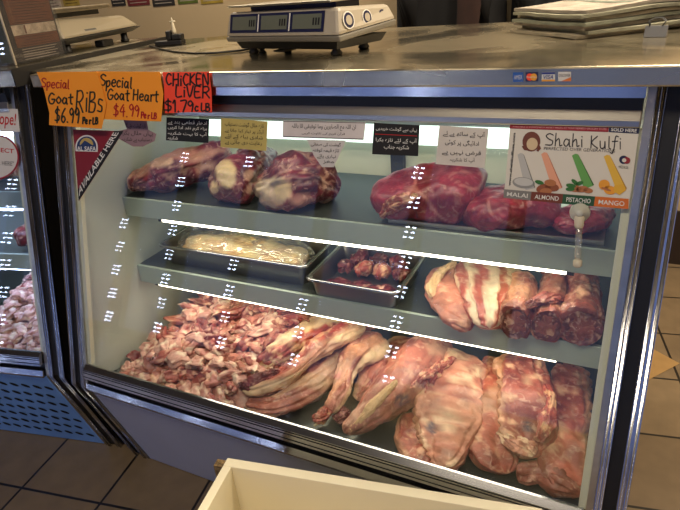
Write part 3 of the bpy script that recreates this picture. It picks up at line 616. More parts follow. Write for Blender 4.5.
for q in range(14):
    bm = bmesh.new(); bmesh.ops.create_icosphere(bm, subdivisions=4, radius=1)
    ax = (1.2+.75*rnd.random(), .75+.45*rnd.random(), .5+.35*rnd.random()); cuts = [(Vector((rnd.uniform(-1, 1), rnd.uniform(-1, 1), rnd.uniform(-1, 1))).normalized(), rnd.uniform(.5, .78)) for _ in range(6)]
    for v in bm.verts:
        p = v.co.copy()
        for n, d in cuts:
            e = p.dot(n)-d
            if e > 0: p -= n*e
        p += p.normalized()*(noise.noise(p*1.6+Vector((q*4.1, 0, 0)))*.34+noise.noise(p*3.1+Vector((q*4.1, 3, 0)))*.20-abs(noise.noise(p*2.2+Vector((q, 8, 1))))*.22)
        v.co = Vector((p.x*ax[0], p.y*ax[1], p.z*ax[2]))*.0235
    me = bpy.data.meshes.new('meat_cube'); bm.to_mesh(me); bm.free()
    pl = PAL[CP[q]]; cc = []
    for v in me.vertices:
        p = v.co*45+Vector((q*7.7, q, 0)); a = noise.noise(p)*.5+.5; b = noise.noise(p*1.3+Vector((9, 9, 9)))*.5+.5
        col = mixc(mixc(pl[0], pl[1], sm(.3, .7, a)), pl[2], sm(.55, .7, b)); cc += [*col, 1]
    at = me.color_attributes.new('Col', 'FLOAT_COLOR', 'POINT'); at.data.foreach_set('color', cc)
    me.polygons.foreach_set('use_smooth', [True]*len(me.polygons)); me.materials.append(MEAT); protos.append(me)
n = 0
GC = 'cubed goat meat heaped on the bottom deck'
cand = []
for _ in range(4000):
    if n >= 235: break
    x = rnd.uniform(.085, .70); y = rnd.uniform(-.088, .36)
    h = hsurf(x, y)
    if h < .012 and rnd.random() < .85: continue
    if x > .50 and y < .02: continue
    if any((x-a)**2+(y-b)**2 < .0255**2 for a, b in cand): continue
    cand.append((x, y)); s = rnd.uniform(.80, 1.40)
    i0, j0 = int((x-X0)/CS), int((y-Y0)/CS); r = 2
    base = sum(hm[max(0, min(NY-1, j0+dj))][max(0, min(NX-1, i0+di))] for di in (-2, 0, 2) for dj in (-2, 0, 2))/9
    o = bpy.data.objects.new('meat_cube', protos[rnd.randrange(14)]); COL.objects.link(o)
    o.scale = (s, s, s); o.location = (x, y, DK+base+.012*s); o.rotation_euler = (rnd.uniform(-.5, .5), rnd.uniform(-.5, .5), rnd.uniform(0, 6.28))
    tag(o, 'bite-sized pink and cream goat meat cube in the heap on the bottom deck', 'meat cube', GC); n += 1
print('cubes', n)
# --- meat in the cold-lit case
def single_b(name, label, pts, **k): return single(name, label, [(*bw(x, y, z), a, b) for x, y, z, a, b in pts], **k)
for i, (x, y, l) in enumerate(((-.13, .235, 'pale meat joint on the upper shelf of the cold-lit case, nearest its right post'), (-.27, .24, 'pale meat joint on the upper shelf of the cold-lit case, second from its right post'), (-.41, .24, 'pale meat joint on the upper shelf of the cold-lit case, third from its right post'))):
    single_b('meat_joint', l, [(x-.045, y, .92, .05, .035), (x, y+.01, .935, .09, .055), (x+.045, y+.01, .92, .06, .038)], seed=120+i, pal='pale', fat=.5, floor=.8822, amp=.012, freq=16, nring=30, nseg=28, group='pale joints in the cold-lit case')
for i in range(6):
    x = -.115-.10*(i % 3)-.03*(i//3); y = .20+.13*(i//3)
    single_b('meat_piece', 'dark meat lump on the middle shelf of the cold-lit case, ' + ('front right', 'front middle', 'front left', 'rear right', 'rear middle', 'rear left')[i], [(x-.035, y, .695, .045, .026), (x, y, .70, .058, .036), (x+.035, y, .695, .045, .028)], seed=130+i, pal='dark', fat=.55, floor=.6622, amp=.012, freq=18, nring=26, nseg=24, group='dark meat in the cold-lit case')
def hb(x, y): return .018+.15*sm(-.11, .34, y)*sm(-.52, -.36, x)
mb = MB(); mb.c = []; vs = []; cs = []; fs = []; NX, NY = 46, 26
for j in range(NY):
    for i in range(NX):
        x = -.47+.40*i/(NX-1); y = -.10+.45*j/(NY-1); h = hb(x, y)-.010+.010*noise.noise(Vector((x*30, y*30, 2)))
        vs.append(bw(x, y, DK+max(.001, h if 0 < i < NX-1 and 0 < j < NY-1 else .001))); cs.append(mixc(lin('a5574f'), lin('dcb0a0'), noise.noise(Vector((x*40, y*40, 5)))*.5+.5))
for j in range(NY-1):
    for i in range(NX-1): fs.append((j*NX+i, j*NX+i+1, (j+1)*NX+i+1, (j+1)*NX+i))
mb.add(vs, fs, 0, True); mb.c = cs
tag(build('meat_heap', mb, MEAT, loc=tuple(bw(-.4, .1, DK))), 'packed lower layer of pale meat pieces in the cold-lit case', 'meat', 'pale pieces in the cold-lit case', 'stuff')
cand = []
for _ in range(900):
    if len(cand) >= 90: break
    x = rnd.uniform(-.47, -.095); y = rnd.uniform(-.075, .31)
    if any((x-a)**2+(y-b)**2 < .033**2 for a, b in cand): continue
    s_ = rnd.uniform(1.0, 1.4); k = len(cand); cand.append((x, y))
    o = bpy.data.objects.new('meat_cube', protos[(2, 9, 6, 11, 8)[k % 5]]); COL.objects.link(o); o.scale = (s_,)*3; o.location = bw(x, y, DK+hb(x, y)+.010); o.rotation_euler = (rnd.uniform(-.3, .3), rnd.uniform(-.3, .3), rnd.uniform(0, 6.28))
    tag(o, 'pale pink meat piece in the heap on the bottom deck of the cold-lit case', 'meat piece', 'pale pieces in the cold-lit case')

# ------------------------------------------------------------------ foreground: open white box
t = thing('open_box', 'open-topped white chipboard box in front of the display case', 'box', (1.0, -.5, 0))
bt = R(10.2); bo = az(223, 465.5, .5); bo = Vector((bo.x, bo.y, 0))
def bx(u, v, z): return bo+Vector((u*math.cos(bt)+v*math.sin(bt), u*math.sin(bt)-v*math.cos(bt), z))
def board(name, u0, u1, v0, v1, z0, z1, m, p=t, bev=.0015, label=None):
    mb = MB(); q = ((u0, v0), (u1, v0), (u1, v1), (u0, v1))
    mb.hexa([bx(u, v, z0) for u, v in q], [bx(u, v, z1) for u, v in q]); return build(name, mb, m, p, bevel=bev, label=label)
white = mat('white_melamine', 'e9dfc2', .45, 0, .03, 3)
chip = mat('raw_chipboard', '7d6440', .9, 0, .75, 120, .8, 200)
LB, WB = .64, .48
bb = board('back_board', 0, LB, -.022, 0.0, 0, .5, white)
board('raw_corner', -.026, 0, -.022, -.002, 0, .492, chip, bb, label='raw brown chipboard end')
board('side_board', 0, .019, 0, WB, 0, .5, white); board('side_board', LB-.019, LB, 0, WB, 0, .5, white)
board('front_board', .019, LB-.019, WB-.019, WB, 0, .5, white); board('bottom_board', .019, LB-.019, 0, WB-.019, .02, .038, white)

# ------------------------------------------------------------------ things on the counters
dgrey = mat('dark_grey_plastic', '3a3936', .5)
beige = mat('beige_plastic', '887d68', .42, 0, .04, 4)
paleg = mat('pale_grey_plastic', 'a59b8a', .42, 0, .04, 4)
lcd = mat('lcd_grey', '62665a', .3); navy = mat('navy_print', '161a3e', .4); inkw = mat('white_print', 'dcd8cf', .6); ink = mat('black_ink', '141214', .7)
# price scale on the front case
sz = 1.283
p0, p1 = az(227.5, 42, sz), az(340.5, 42, sz); ux = (p1-p0).normalized(); uy = Vector((-ux.y, ux.x, 0)); sw = (p1-p0).length
t = thing('price_scale', 'pale grey price scale with three display windows on the case worktop', 'scale', (*(p0+ux*sw/2+uy*.16).xy, 1.25), math.atan2(ux.y, ux.x))
def sp(u, v, z): return p0+ux*u+uy*v+Vector((0, 0, z-sz))
dp = .21
mb = MB()
lo = [sp(0, 0, sz), sp(sw, 0, sz), sp(sw*.98, dp, sz+.012), sp(sw*.02, dp, sz+.012)]
mi = [sp(0, -.004, sz+.012), sp(sw, -.004, sz+.012), sp(sw*.99, dp, sz+.026), sp(.01*sw, dp, sz+.026)]
hi = [sp(.008, .012, sz+.068), sp(sw-.010, .012, sz+.068), sp(sw*.95, dp*.95, sz+.060), sp(sw*.05, dp*.95, sz+.060)]
mb.hexa(mi, hi); body = build('housing', mb, paleg, t, bevel=.008)
build('lower_shell', MB().hexa(lo, mi), mat('shell_grey', '6f6a60', .5), t, bevel=.003)
build('base_or_shade_plate', MB().hexa([sp(.03, .02, sz-.018), sp(sw-.03, .02, sz-.018), sp(sw-.03, dp-.03, sz-.018), sp(.03, dp-.03, sz-.018)], [sp(.02, .012, sz), sp(sw-.02, .012, sz), sp(sw-.02, dp-.02, sz), sp(.02, dp-.02, sz)]), darkplastic, t)  # black block added under the scale, standing in for the shadow there
def face(u, h, d=.0): # point on the sloping front face
    a = sp(u, -.004, sz+.012); b = sp(u, .012, sz+.068); n = Vector((0, 0, 0))
    return a+(b-a)*h - uy*d + Vector((0, 0, d*.25))
def fq(mb, u0, u1, h0, h1, d, mi=0): mb.add([face(u0, h0, d), face(u1, h0, d), face(u1, h1, d), face(u0, h1, d)], [(0, 1, 2, 3)], mi); return mb
dpn = MB(); fq(dpn, .018, sw-.045, .16, .90, .0012); dpan = build('display_panel', dpn, navy, t)
ww = (sw-.045-.018)/3
for i in range(3):
    a = .018+ww*i+.010; b = .018+ww*(i+1)-.008
    build('display_window', fq(MB(), a, b, .27, .80, .0020), lcd, dpan)
    if i: build('divider', fq(MB(), .018+ww*i-.002, .018+ww*i+.002, .2, .86, .0022), inkw, dpan)
    dg = MB()
    for k in range(3): fq(dg, b-.026+k*.008, b-.021+k*.008, .40, .66, .0024)
    build('digits', dg, ink, dpan)
for i, (v, r) in enumerate(((.036, .018), (.105, .016), (.165, .013))):
    def sf(a, q, d, v=v, r=r):
        y = v+r*math.cos(q)*a*1.1; h = .5+.0; zz = sz+.040+r*math.sin(q)*a; k = (zz-sz-.012)/.056
        u = sw+( -.010*k)-.0*y-(v/dp)*.004; return sp(u+d-.010*(y/dp), y, zz)
    mbs = MB(); mbs.add([sf(1, 2*math.pi*j/20, .004) for j in range(20)], [tuple(range(20))]); st = build('round_sticker', mbs, inkw, body)
    mbs = MB(); mbs.add([sf(.85, 2*math.pi*j/20, .0045) for j in range(20)], [tuple(range(20))]); build('sticker_print', mbs, navy, st)
    mbs = MB(); mbs.add([sf(.55, 2*math.pi*j/20, .005) for j in range(20)], [tuple(range(20))]); build('sticker_centre', mbs, paleg, st)
pl = MB(); pl.hexa([sp(.02, .0, sz+.078), sp(sw-.02, .0, sz+.078), sp(sw-.02, dp-.03, sz+.078), sp(.02, dp-.03, sz+.078)], [sp(.02, .0, sz+.083), sp(sw-.02, .0, sz+.083), sp(sw-.02, dp-.03, sz+.083), sp(.02, dp-.03, sz+.083)])
build('platter', pl, steel, t, bevel=.004)
build('platter_support', MB().hexa([sp(.05, .05, sz+.060), sp(sw-.05, .05, sz+.060), sp(sw-.05, dp-.08, sz+.058), sp(.05, dp-.08, sz+.058)], [sp(.05, .05, sz+.078), sp(sw-.05, .05, sz+.078), sp(sw-.05, dp-.08, sz+.078), sp(.05, dp-.08, sz+.078)]), navy, t)
for u, v in ((.05, .04), (sw-.05, .04), (sw-.06, dp-.06), (.06, dp-.06)):
    c = sp(u, v, 0); build('foot', MB().lathe([(.011, 0), (.014, .004), (.009, .012), (.009, .037)], (c.x, c.y, 1.2502), 14), darkplastic, t)
# old beige scale on the left case
def sb(x, y, z): return bw(x, y, z)
t = thing('old_scale', 'old beige scale with a black base on the left case, beside the leaflets', 'scale', sb(-.19, .45, 1.263), BT)
mb = MB(); x0, x1, y0, y1 = -.40, -.058, .306, .735
mb.hexa([sb(x0, y0, 1.306), sb(x1, y0, 1.306), sb(x1, y1, 1.312), sb(x0, y1, 1.312)], [sb(x0+.02, y0+.03, 1.366), sb(x1-.042, y0+.02, 1.366), sb(x1-.040, y1-.035, 1.352), sb(x0+.02, y1-.035, 1.352)])
ob = build('housing', mb, beige, t, bevel=.010)
build('base_tray', MB().hexa([sb(x0+.03, y0+.03, 1.290), sb(x1-.02, y0+.03, 1.290), sb(x1-.02, y1-.03, 1.296), sb(x0+.03, y1-.03, 1.296)], [sb(x0, y0, 1.305), sb(x1+.002, y0, 1.305), sb(x1+.002, y1, 1.311), sb(x0, y1, 1.311)]), dgrey, t)
mb = MB(); mb.add([sb(-.20, y0+.002, 1.316), sb(-.10, y0+.001, 1.316), sb(-.108, y0+.014, 1.352), sb(-.20, y0+.016, 1.352)], [(0, 1, 2, 3)])
build('display_window', mb, lcd, t)
mb = MB(); q = lambda y, h: sb(x1-.004-.048*h+.002, y, 1.312+.05*h)
mb.add([q(.43, .18), q(.49, .18), q(.49, .28), q(.43, .28)], [(0, 1, 2, 3)]); build('badge', mb, dgrey, ob)
build('platter', MB().hexa([sb(x0-.02, y0-.02, 1.380), sb(x1-.03, y0-.02, 1.380), sb(x1-.04, y0+.33, 1.380), sb(x0-.02, y0+.33, 1.380)], [sb(x0-.02, y0-.02, 1.395), sb(x1-.03, y0-.02, 1.395), sb(x1-.04, y0+.33, 1.395), sb(x0-.02, y0+.33, 1.395)]), steel, t, bevel=.004)
build('platter_frame', MB().hexa([sb(x0, y0+.02, 1.366), sb(x1-.07, y0+.02, 1.366), sb(x1-.07, y0+.30, 1.366), sb(x0, y0+.30, 1.366)], [sb(x0, y0+.02, 1.380), sb(x1-.07, y0+.02, 1.380), sb(x1-.07, y0+.30, 1.380), sb(x0, y0+.30, 1.380)]), dgrey, t)
for x, y in ((-.10, .36), (-.36, .36), (-.10, .68), (-.36, .68)):
    c = sb(x, y, 1.2632); build('foot', MB().lathe([(.014, 0), (.016, .006), (.012, .012), (.012, .036)], c, 14), darkplastic, t)
build('adapter_plug', MB().hexa([sb(-.10, .50, 1.2635), sb(-.065, .50, 1.2635), sb(-.065, .56, 1.2635), sb(-.10, .56, 1.2635)], [sb(-.10, .50, 1.285), sb(-.065, .50, 1.285), sb(-.065, .56, 1.285), sb(-.10, .56, 1.285)]), darkplastic, t, bevel=.004)
# leaflet stand
t = thing('leaflet_stand', 'clear leaflet stand with orange and black leaflet at the left end of the counter', 'leaflet stand', sb(-.20, .2, 1.263), BT)
ex0, ex1, ey0, ey1, ez = -.42, -.055, .085, .30, 1.2645
mb = MB()
def bpan(mb, a, b, c, d, z0, z1): return mb.hexa([sb(a, c, z0), sb(b, c, z0), sb(b, d, z0), sb(a, d, z0)], [sb(a, c, z1), sb(b, c, z1), sb(b, d, z1), sb(a, d, z1)])
build('base_or_shade_plate', bpan(MB(), ex0, ex1, ey0, ey1, ez, ez+.004), acryl, t)
build('side_pane', bpan(MB(), ex1-.003, ex1, ey0, ey1, ez+.004, 1.62), acryl, t)
build('front_pane', bpan(MB(), ex0, ex1-.003, ey0, ey0+.003, ez+.004, 1.62), acryl, t)
build('edge_strip', bpan(MB(), ex1-.003, ex1+.001, ey0-.001, ey0+.0025, ez, 1.62), mat('clear_edge', 'a59a86', .3), t)
t2 = thing('leaflet', 'orange and black leaflet with a building photo behind clear plastic', 'leaflet', sb(ex1-.02, .2, ez+.005), BT)
xx = ex1-.006
build('card', bpan(MB(), xx-.001, xx, ey0+.012, ey1-.006, ez+.005, 1.60), mat('leaflet_black', '20130f', .6, 0, .5, 50), t2)
orange_p = mat('leaflet_orange', '5a2f13', .7, 0, .15, 30)
for z0, z1, m, n in ((1.305, 1.335, orange_p, 'text_block'), (1.336, 1.362, mat('leaflet_photo', '9a8a78', .7, 0, .5, 40), 'photo'), (1.364, 1.44, orange_p, 'text_block')):
    build(n, bpan(MB(), xx, xx+.0006, ey0+.03, ey1-.012, z0, z1), m, t2)
    if n == 'text_block':
        for k in range(int((z1-z0)/.007)): build('text_line', bpan(MB(), xx+.0006, xx+.001, ey0+.04+.01*(k % 3), ey1-.025-.012*((k*2) % 3), z0+.003+k*.007, z0+.0045+k*.007), mat('leaflet_text', '2c140a', .8), t2)
for k in range(5): build('text_line', bpan(MB(), xx, xx+.0006, ey0+.045, ey1-.03-.01*(k % 2), 1.272+k*.0065, 1.2738+k*.0065), mat('leaflet_pale_text', '8f8378', .8), t2)
build('photo', bpan(MB(), xx+.0006, xx+.001, ey0+.075, ey0+.081, 1.338, 1.36), mat('tower_print', '5a3a30', .8), t2)
t3 = thing('leaflet', 'leaflet with muted food pictures on the front face of the clear stand', 'leaflet', sb(-.25, ey0+.01, ez+.005), BT)
build('card', bpan(MB(), ex0+.01, ex1-.012, ey0+.005, ey0+.006, ez+.005, 1.60), mat('leaflet_green_grey', '474e42', .6, 0, .6, 16), t3)
build('photo', bpan(MB(), ex0+.03, ex1-.03, ey0+.0042, ey0+.005, 1.375, 1.46), mat('leaflet_red_grey', '573636', .6, 0, .4, 20), t3)
build('photo', bpan(MB(), ex0+.05, ex1-.05, ey0+.0042, ey0+.005, 1.275, 1.33), mat('leaflet_blue_grey', '566066', .6, 0, .5, 25), t3)

# newspapers
Fc = az(576, 40, 1.25); Lc = az(516, 33, 1.25); ul = (Lc-Fc); ul.z = 0; wl = .275; ul.normalize(); ur = Vector((-ul.y, ul.x, 0)); ur = -ur if ur.x < 0 else ur
for i, dsc in enumerate(('bottom newspaper lying on the steel worktop in the folded pile', 'second newspaper from the bottom of the folded pile', 'third newspaper from the bottom of the folded pile', 'middle newspaper of the folded pile on the worktop',
                         'third newspaper from the top of the folded pile', 'second newspaper from the top of the folded pile', 'topmost newspaper on the folded pile beside the binder clip')):
    z = 1.2505+i*.0078; jx, jy, ja = rnd.uniform(-.016, .012), rnd.uniform(-.004, .020), rnd.uniform(-.05, .05)
    if i == 0: jx = jy = ja = 0
    a = ul*math.cos(ja)+ur*math.sin(ja); b = ur*math.cos(ja)-ul*math.sin(ja); o0 = Fc+a*jx+b*abs(jy); o0.z = z
    mb = MB(); nu, nv = 14, 18; vs = []; top = []
    def pt(u, v, h):
        e = min(u, 1-u)*nu
        zz = noise.noise(Vector((u*2.2+i*.08, v*2.5, i*.05)))*.0034+.005*math.exp(-((v-.45)/.3)**2)*i*.22
        return o0+a*(u*wl)+b*(v*.40)+Vector((0, 0, max(0, zz)+h))
    lo = [pt(u/nu, v/nv, 0) for v in range(nv+1) for u in range(nu+1)]; hi = [pt(u/nu, v/nv, 0.0066+.0004*noise.noise(Vector((u, v*.7, i)))) for v in range(nv+1) for u in range(nu+1)]
    K = (nu+1)*(nv+1); fs = []; ms = []
    for v in range(nv):
        for u in range(nu):
            k = v*(nu+1)+u; fs.append((k, k+nu+1, k+nu+2, k+1)); fs.append((K+k, K+k+1, K+k+nu+2, K+k+nu+1))
    for u in range(nu): fs.append((u, u+1, K+u+1, K+u)); k = nv*(nu+1)+u; fs.append((k+1, k, K+k, K+k+1))
    for v in range(nv): k = v*(nu+1); fs.append((k+nu+1, k, K+k, K+k+nu+1)); k += nu; fs.append((k, k+nu+1, K+k+nu+1, K+k))
    mb.add(lo+hi, fs)
    t = thing('newspaper', dsc, 'newspaper', (*(o0+a*wl/2+b*.2).xy, z), 0, 'newspapers in the folded pile')
    build('sheets', mb, mat('newsprint_%d' % (i % 4), ('b3a68d', '9d9a84', 'ab9f90', '949682')[i % 4], .9, 0, .30, 22, .9, 160, stretch=(1, 1, 9)), t)
    pr = MB()
    for k, (u0, u1, v0, v1) in enumerate(((.08, .92, .30, .36), (.08, .45, .40, .70), (.52, .92, .40, .58), (.52, .92, .62, .92), (.08, .45, .74, .92))):
        pr = MB(); n_ = 6
        g = [pt(u0+(u1-u0)*uu/n_, v0+(v1-v0)*vv/n_, .0074) for vv in range(n_+1) for uu in range(n_+1)]
        pr.add(g, [(q_+r_*(n_+1), q_+1+r_*(n_+1), q_+1+(r_+1)*(n_+1), q_+(r_+1)*(n_+1)) for r_ in range(n_) for q_ in range(n_)])
        if i == 6: build('printed_column', pr, mat('print_%d' % (k % 3), ('6d7466', '7c8a80', '8b8072')[k % 3], .9, 0, .5, 90), t)
# binder clip
c = az(655, 37, 1.25)
t = thing('binder_clip', 'small pale grey binder clip on the worktop in front of the newspapers', 'clip', (c.x, c.y, 1.25), R(-10))
def cl(x, y, z): q = Matrix.Rotation(R(-10), 3, 'Z') @ Vector((x, y, 0)); return Vector((c.x+q.x, c.y+q.y, 1.2502+z))
mb = MB(); mb.prism([cl(-.02, -.008, 0), cl(-.02, .012, 0), cl(-.02, .004, .021), cl(-.02, .0, .021)], (0, 0, 0), cl(.02, 0, 0)-cl(-.02, 0, 0)); build('spring_body', mb, mat('pale_grey_enamel', '5c5c60', .5), t, bevel=.001)
wire = lambda s: MB().tube([cl(-.012, s, .02), cl(-.016, s*2+.006, .029), cl(-.006, s*2+.010, .034), cl(.006, s*2+.010, .034), cl(.014, s*2+.006, .028), cl(.010, s, .02)], .0011, 6)
build('handle', wire(-.002), darkplastic, t); build('handle', wire(.005), darkplastic, t)
# plug strip and cables at the back of the counter
c = az(173, 45, 1.25)
t = thing('power_strip', 'short black power strip with a white plug, by the rear wall side of the counter', 'power strip', (c.x, c.y, 1.25), R(20))
def psx(x, y, z): q = Matrix.Rotation(R(20), 3, 'Z') @ Vector((x, y, 0)); return Vector((c.x+q.x, c.y+q.y, 1.2502+z))
def pbox(mb, x0, x1, y0, y1, z0, z1): return mb.hexa([psx(x0, y0, z0), psx(x1, y0, z0), psx(x1, y1, z0), psx(x0, y1, z0)], [psx(x0, y0, z1), psx(x1, y0, z1), psx(x1, y1, z1), psx(x0, y1, z1)])
build('housing', pbox(MB(), -.055, .04, -.022, .022, 0, .016), darkplastic, t, bevel=.003)
build('black_plug', pbox(MB(), .006, .040, -.018, .018, .0162, .034), darkplastic, t, bevel=.004)
build('black_plug', pbox(MB(), -.014, .004, -.016, .016, .0162, .046), darkplastic, t, bevel=.004)
wp = MB(); p = psx(.013, 0, .034)
wp.lathe([(.007, 0), (.008, .010), (.006, .018), (.005, .034), (.003, .038), (.0028, .048), (.0012, .051)], p, 12)
build('white_plug', wp, mat('white_plastic', 'c9bfa8', .5), t)
build('white_crossbar', MB().tube([psx(.003, 0, .072), psx(.023, 0, .074)], .003, 8), MATS['white_plastic'], t)
ca = [psx(-.055, 0, .006)]+[az(x, y, 1.2535) for x, y in ((150, 46), (160, 49), (175, 52), (195, 53.5), (215, 53), (240, 50.5), (262, 47))]
tag(build('power_cable', MB().tube(ca[1:], .0028, 8), darkplastic, loc=tuple(ca[4])), 'black cable running along the worktop toward the price scale', 'cable')
# small plug and tag lying under the scale
c = az(262, 50, 1.25); t = thing('cable_plug', 'black cable plug dangling under the left of the price scale', 'plug', (c.x, c.y, 1.25))
build('plug_body', MB().lathe([(.006, 0), (.011, .004), (.012, .016), (.005, .022)], (c.x, c.y, 1.2502), 12), darkplastic, t)
c = az(284, 50, 1.25); tag(build('paper_tag', MB().hexa([Vector((c.x+dx, c.y+dy, 1.2502)) for dx, dy in ((-.02, -.02), (.02, -.03), (.025, .02), (-.02, .03))], [Vector((c.x+dx, c.y+dy, 1.2522)) for dx, dy in ((-.02, -.02), (.02, -.03), (.025, .02), (-.02, .03))]), mat('yellowed_paper', '9c8d62', .8), loc=(c.x, c.y, 1.25)), 'small yellowed paper tag lying under the price scale', 'tag')

# ------------------------------------------------------------------ back wall things
def coat(label, xc, ztop, zbot, hw, hexc, seed):
    t = thing('hanging_coat', label, 'coat', (xc, YB-.10, zbot), 0, 'coats hung on the back wall')
    m = mat('coat_cloth_'+hexc, hexc, .9, 0, .2, 30)
    nu, nv = 56, 24; vs = []; fs = []; mb = MB()
    for j in range(nv+1):
        v = j/nv; z = ztop-(ztop-zbot)*v; wd = hw*(.42+.58*min(1, v*3.2))*(1+.06*v); dpt = .05+.03*v
        for i in range(nu):
            th = 2*math.pi*i/nu; f = 1+.16*math.sin(th*9+seed+v*1.5)*min(1, v*1.5)+.07*math.sin(th*17+seed*2)
            vs.append((xc+wd*math.cos(th)*(1+.03*math.sin(th*5+seed)), YB-.10+dpt*math.sin(th)*f, z+.012*math.sin(th*4+seed)*v))
    for j in range(nv):
        for i in range(nu): fs.append((j*nu+i, j*nu+(i+1) % nu, (j+1)*nu+(i+1) % nu, (j+1)*nu+i))
    fs += [tuple(range(nu)), tuple(nv*nu+i for i in range(nu))[::-1]]
    mb.add(vs, fs, 0, True); build('body', mb, m, t)
    for s in (-1, 1):
        build('sleeve', MB().tube([(xc+s*hw*.5, YB-.10, ztop-.05), (xc+s*hw*.66, YB-.15, ztop-.2), (xc+s*hw*.70, YB-.17, ztop-.45), (xc+s*hw*.66, YB-.15, ztop-.66)], [.055, .06, .055, .045], 14), m, t)
    build('collar', MB().tube([(xc-.08, YB-.13, ztop-.01), (xc-.05, YB-.16, ztop+.02), (xc, YB-.17, ztop+.0), (xc+.05, YB-.16, ztop+.02), (xc+.08, YB-.13, ztop-.01)], .018, 10), m, t)
    build('hook', MB().tube([(xc, YB, ztop+.05), (xc, YB-.06, ztop+.045), (xc, YB-.09, ztop+.02), (xc, YB-.10, ztop+.005)], .005, 8), steel, t)
coat('black coat hanging on the back wall, left of the two behind the worktop', .56, 1.78, .95, .255, '121113', 1.0)
coat('black coat hanging on the back wall, just left of and behind the newspapers', 1.05, 1.78, .92, .19, '16171b', 2.4)
c = (.735, YB-.235, 1.72)
t = thing('scarf', 'dark brown scarf hanging over the right side of the left black coat', 'scarf', (.70, YB-.2, .98))
build('cloth', loft([(.70, YB-.255, 1.70, .03, .012), (.705, YB-.265, 1.45, .045, .014), (.70, YB-.27, 1.2, .05, .014), (.70, YB-.27, .98, .05, .012)], seed=3, pal='dark', amp=.006, freq=10, up=(0, 1, 0), nring=30, nseg=24), mat('brown_cloth', '2b1712', .9, 0, .25, 20), t)
for px0, px1, pyb, hexc, l in ((112, 126, 6, '1b1a1c', 'black menu card pinned to the back wall, leftmost of the dark pair'), (128, 150, 5.5, '5c1a20', 'dark red menu card on the back wall between two black cards'), (153, 175, 6, '1c1a1b', 'black menu card on the back wall right of the dark red card'),
                       (178, 198, 3.5, '4d5a1f', 'green and black food picture card on the back wall'), (201, 223, 3.5, '8f7a2c', 'yellow food picture card on the back wall near the price scale'), (43, 62, 9, 'a99c8c', 'pale paper notice on the back wall above the old scale'), (64, 80, 6, 'a08a3c', 'yellowish paper notice on the back wall above the old scale')):
    a = ay(px0, pyb, YB-.004); b = ay(px1, pyb, YB-.004); zz = (a.z+b.z)/2
    t = thing('menu_card' if hexc[0] != 'a' else 'paper_notice', l, 'card', (a.x, YB-.002, zz), 0, 'cards pinned to the back wall')
    build('sheet', MB().box(a.x, b.x, YB-.003, YB-.0006, zz, zz+.26), mat('card_'+hexc, hexc, .7, 0, .3, 18), t)
    for k in range(5): build('text_line', MB().box(a.x+(b.x-a.x)*.12, b.x-(b.x-a.x)*(.12+.1*(k % 3)), YB-.0036, YB-.003, zz+.015+k*.018, zz+.019+k*.018), mat('card_text', '9a9186', .8) if hexc[0] != 'a' else MATS['leaflet_text'], t)

# ------------------------------------------------------------------ signs, notes, stickers
class Sheet:
    """flat print lying in one plane of the place; outline points are found where the photograph's sight lines meet that plane"""
    def __init__(s, name, label, cat, n, k, px0, group=None):
        s.n = Vector(n).normalized(); s.k = k; s.d = .0
        s.t = thing(name, label, cat, s.P(*px0), 0, group)
    def P(s, x, y, lift=0): return on(x, y, s.n, s.k)+s.n*lift
    def card(s, name, pts, m, th=.0008, parent=None, bow=None):
        A_ = [s.P(*p) for p in pts]; n = len(A_); mb = MB()
        B_ = [a-s.n*th for a in A_]
        mb.add(A_+B_, [tuple(range(n)), tuple(range(n, 2*n))[::-1]]+[(i, i+n, (i+1) % n+n, (i+1) % n) for i in range(n)])
        s.base = build(name, mb, m, s.t if parent is None else parent); return s.base
    def flat(s, name, polys, m, lift=.0005, parent=None):
        mb = MB()
        for p in polys: mb.add([s.P(*q, lift) for q in p], [tuple(range(len(p)))])
        return build(name, mb, m, parent or s.base)
    def strokes(s, name, lines, m, wpx, lift=.0006, parent=None):
        mb = MB()
        for l in lines:
            if len(l) == 1: l = [l[0], (l[0][0]+wpx*.3, l[0][1]+wpx*.3)]
            l = smooth(l) if len(l) > 2 else l
            L_ = []; R_ = []
            for i, p in enumerate(l):
                a = l[max(0, i-1)]; b = l[min(len(l)-1, i+1)]; dx, dy = b[0]-a[0], b[1]-a[1]; q = math.hypot(dx, dy) or 1
                h = wpx/2; nx, ny = -dy/q*h, dx/q*h
                if i == 0: p = (p[0]-dx/q*h*.7, p[1]-dy/q*h*.7)
                if i == len(l)-1: p = (p[0]+dx/q*h*.7, p[1]+dy/q*h*.7)
                L_.append((p[0]+nx, p[1]+ny)); R_.append((p[0]-nx, p[1]-ny))
            vs = [s.P(*q, lift) for q in L_+R_]; n = len(l)
            mb.add(vs, [(i, i+1, n+i+1, n+i) for i in range(n-1)])
        return build(name, mb, m, parent or s.base)
    def text(s, name, txt, quad, m, lift=.0006, parent=None, bold=.0, shear=0.):
        """built-in typeface fitted into the four corners tl, tr, br, bl"""
        c = bpy.data.curves.new('t', 'FONT'); c.body = txt; c.offset = bold; c.shear = shear; c.resolution_u = 3
        o = bpy.data.objects.new('t', c); me = bpy.data.meshes.new_from_object(o); bpy.data.objects.remove(o)
        if not me.vertices: return None
        xs = [v.co.x for v in me.vertices]; ys = [v.co.y for v in me.vertices]; x0, x1, y0, y1 = min(xs), max(xs), min(ys), max(ys)
        tl, tr, br, bl = quad; vs = []
        for v in me.vertices:
            a = (v.co.x-x0)/(x1-x0); b = (v.co.y-y0)/(y1-y0)
            q = [(bl[i]*(1-a)+br[i]*a)*(1-b)+(tl[i]*(1-a)+tr[i]*a)*b for i in (0, 1)]; vs.append(s.P(*q, lift))
        mb = MB(); mb.add(vs, [tuple(p.vertices) for p in me.polygons]); bpy.data.meshes.remove(me); bpy.data.curves.remove(c)
        return build(name, mb, m, parent or s.base)
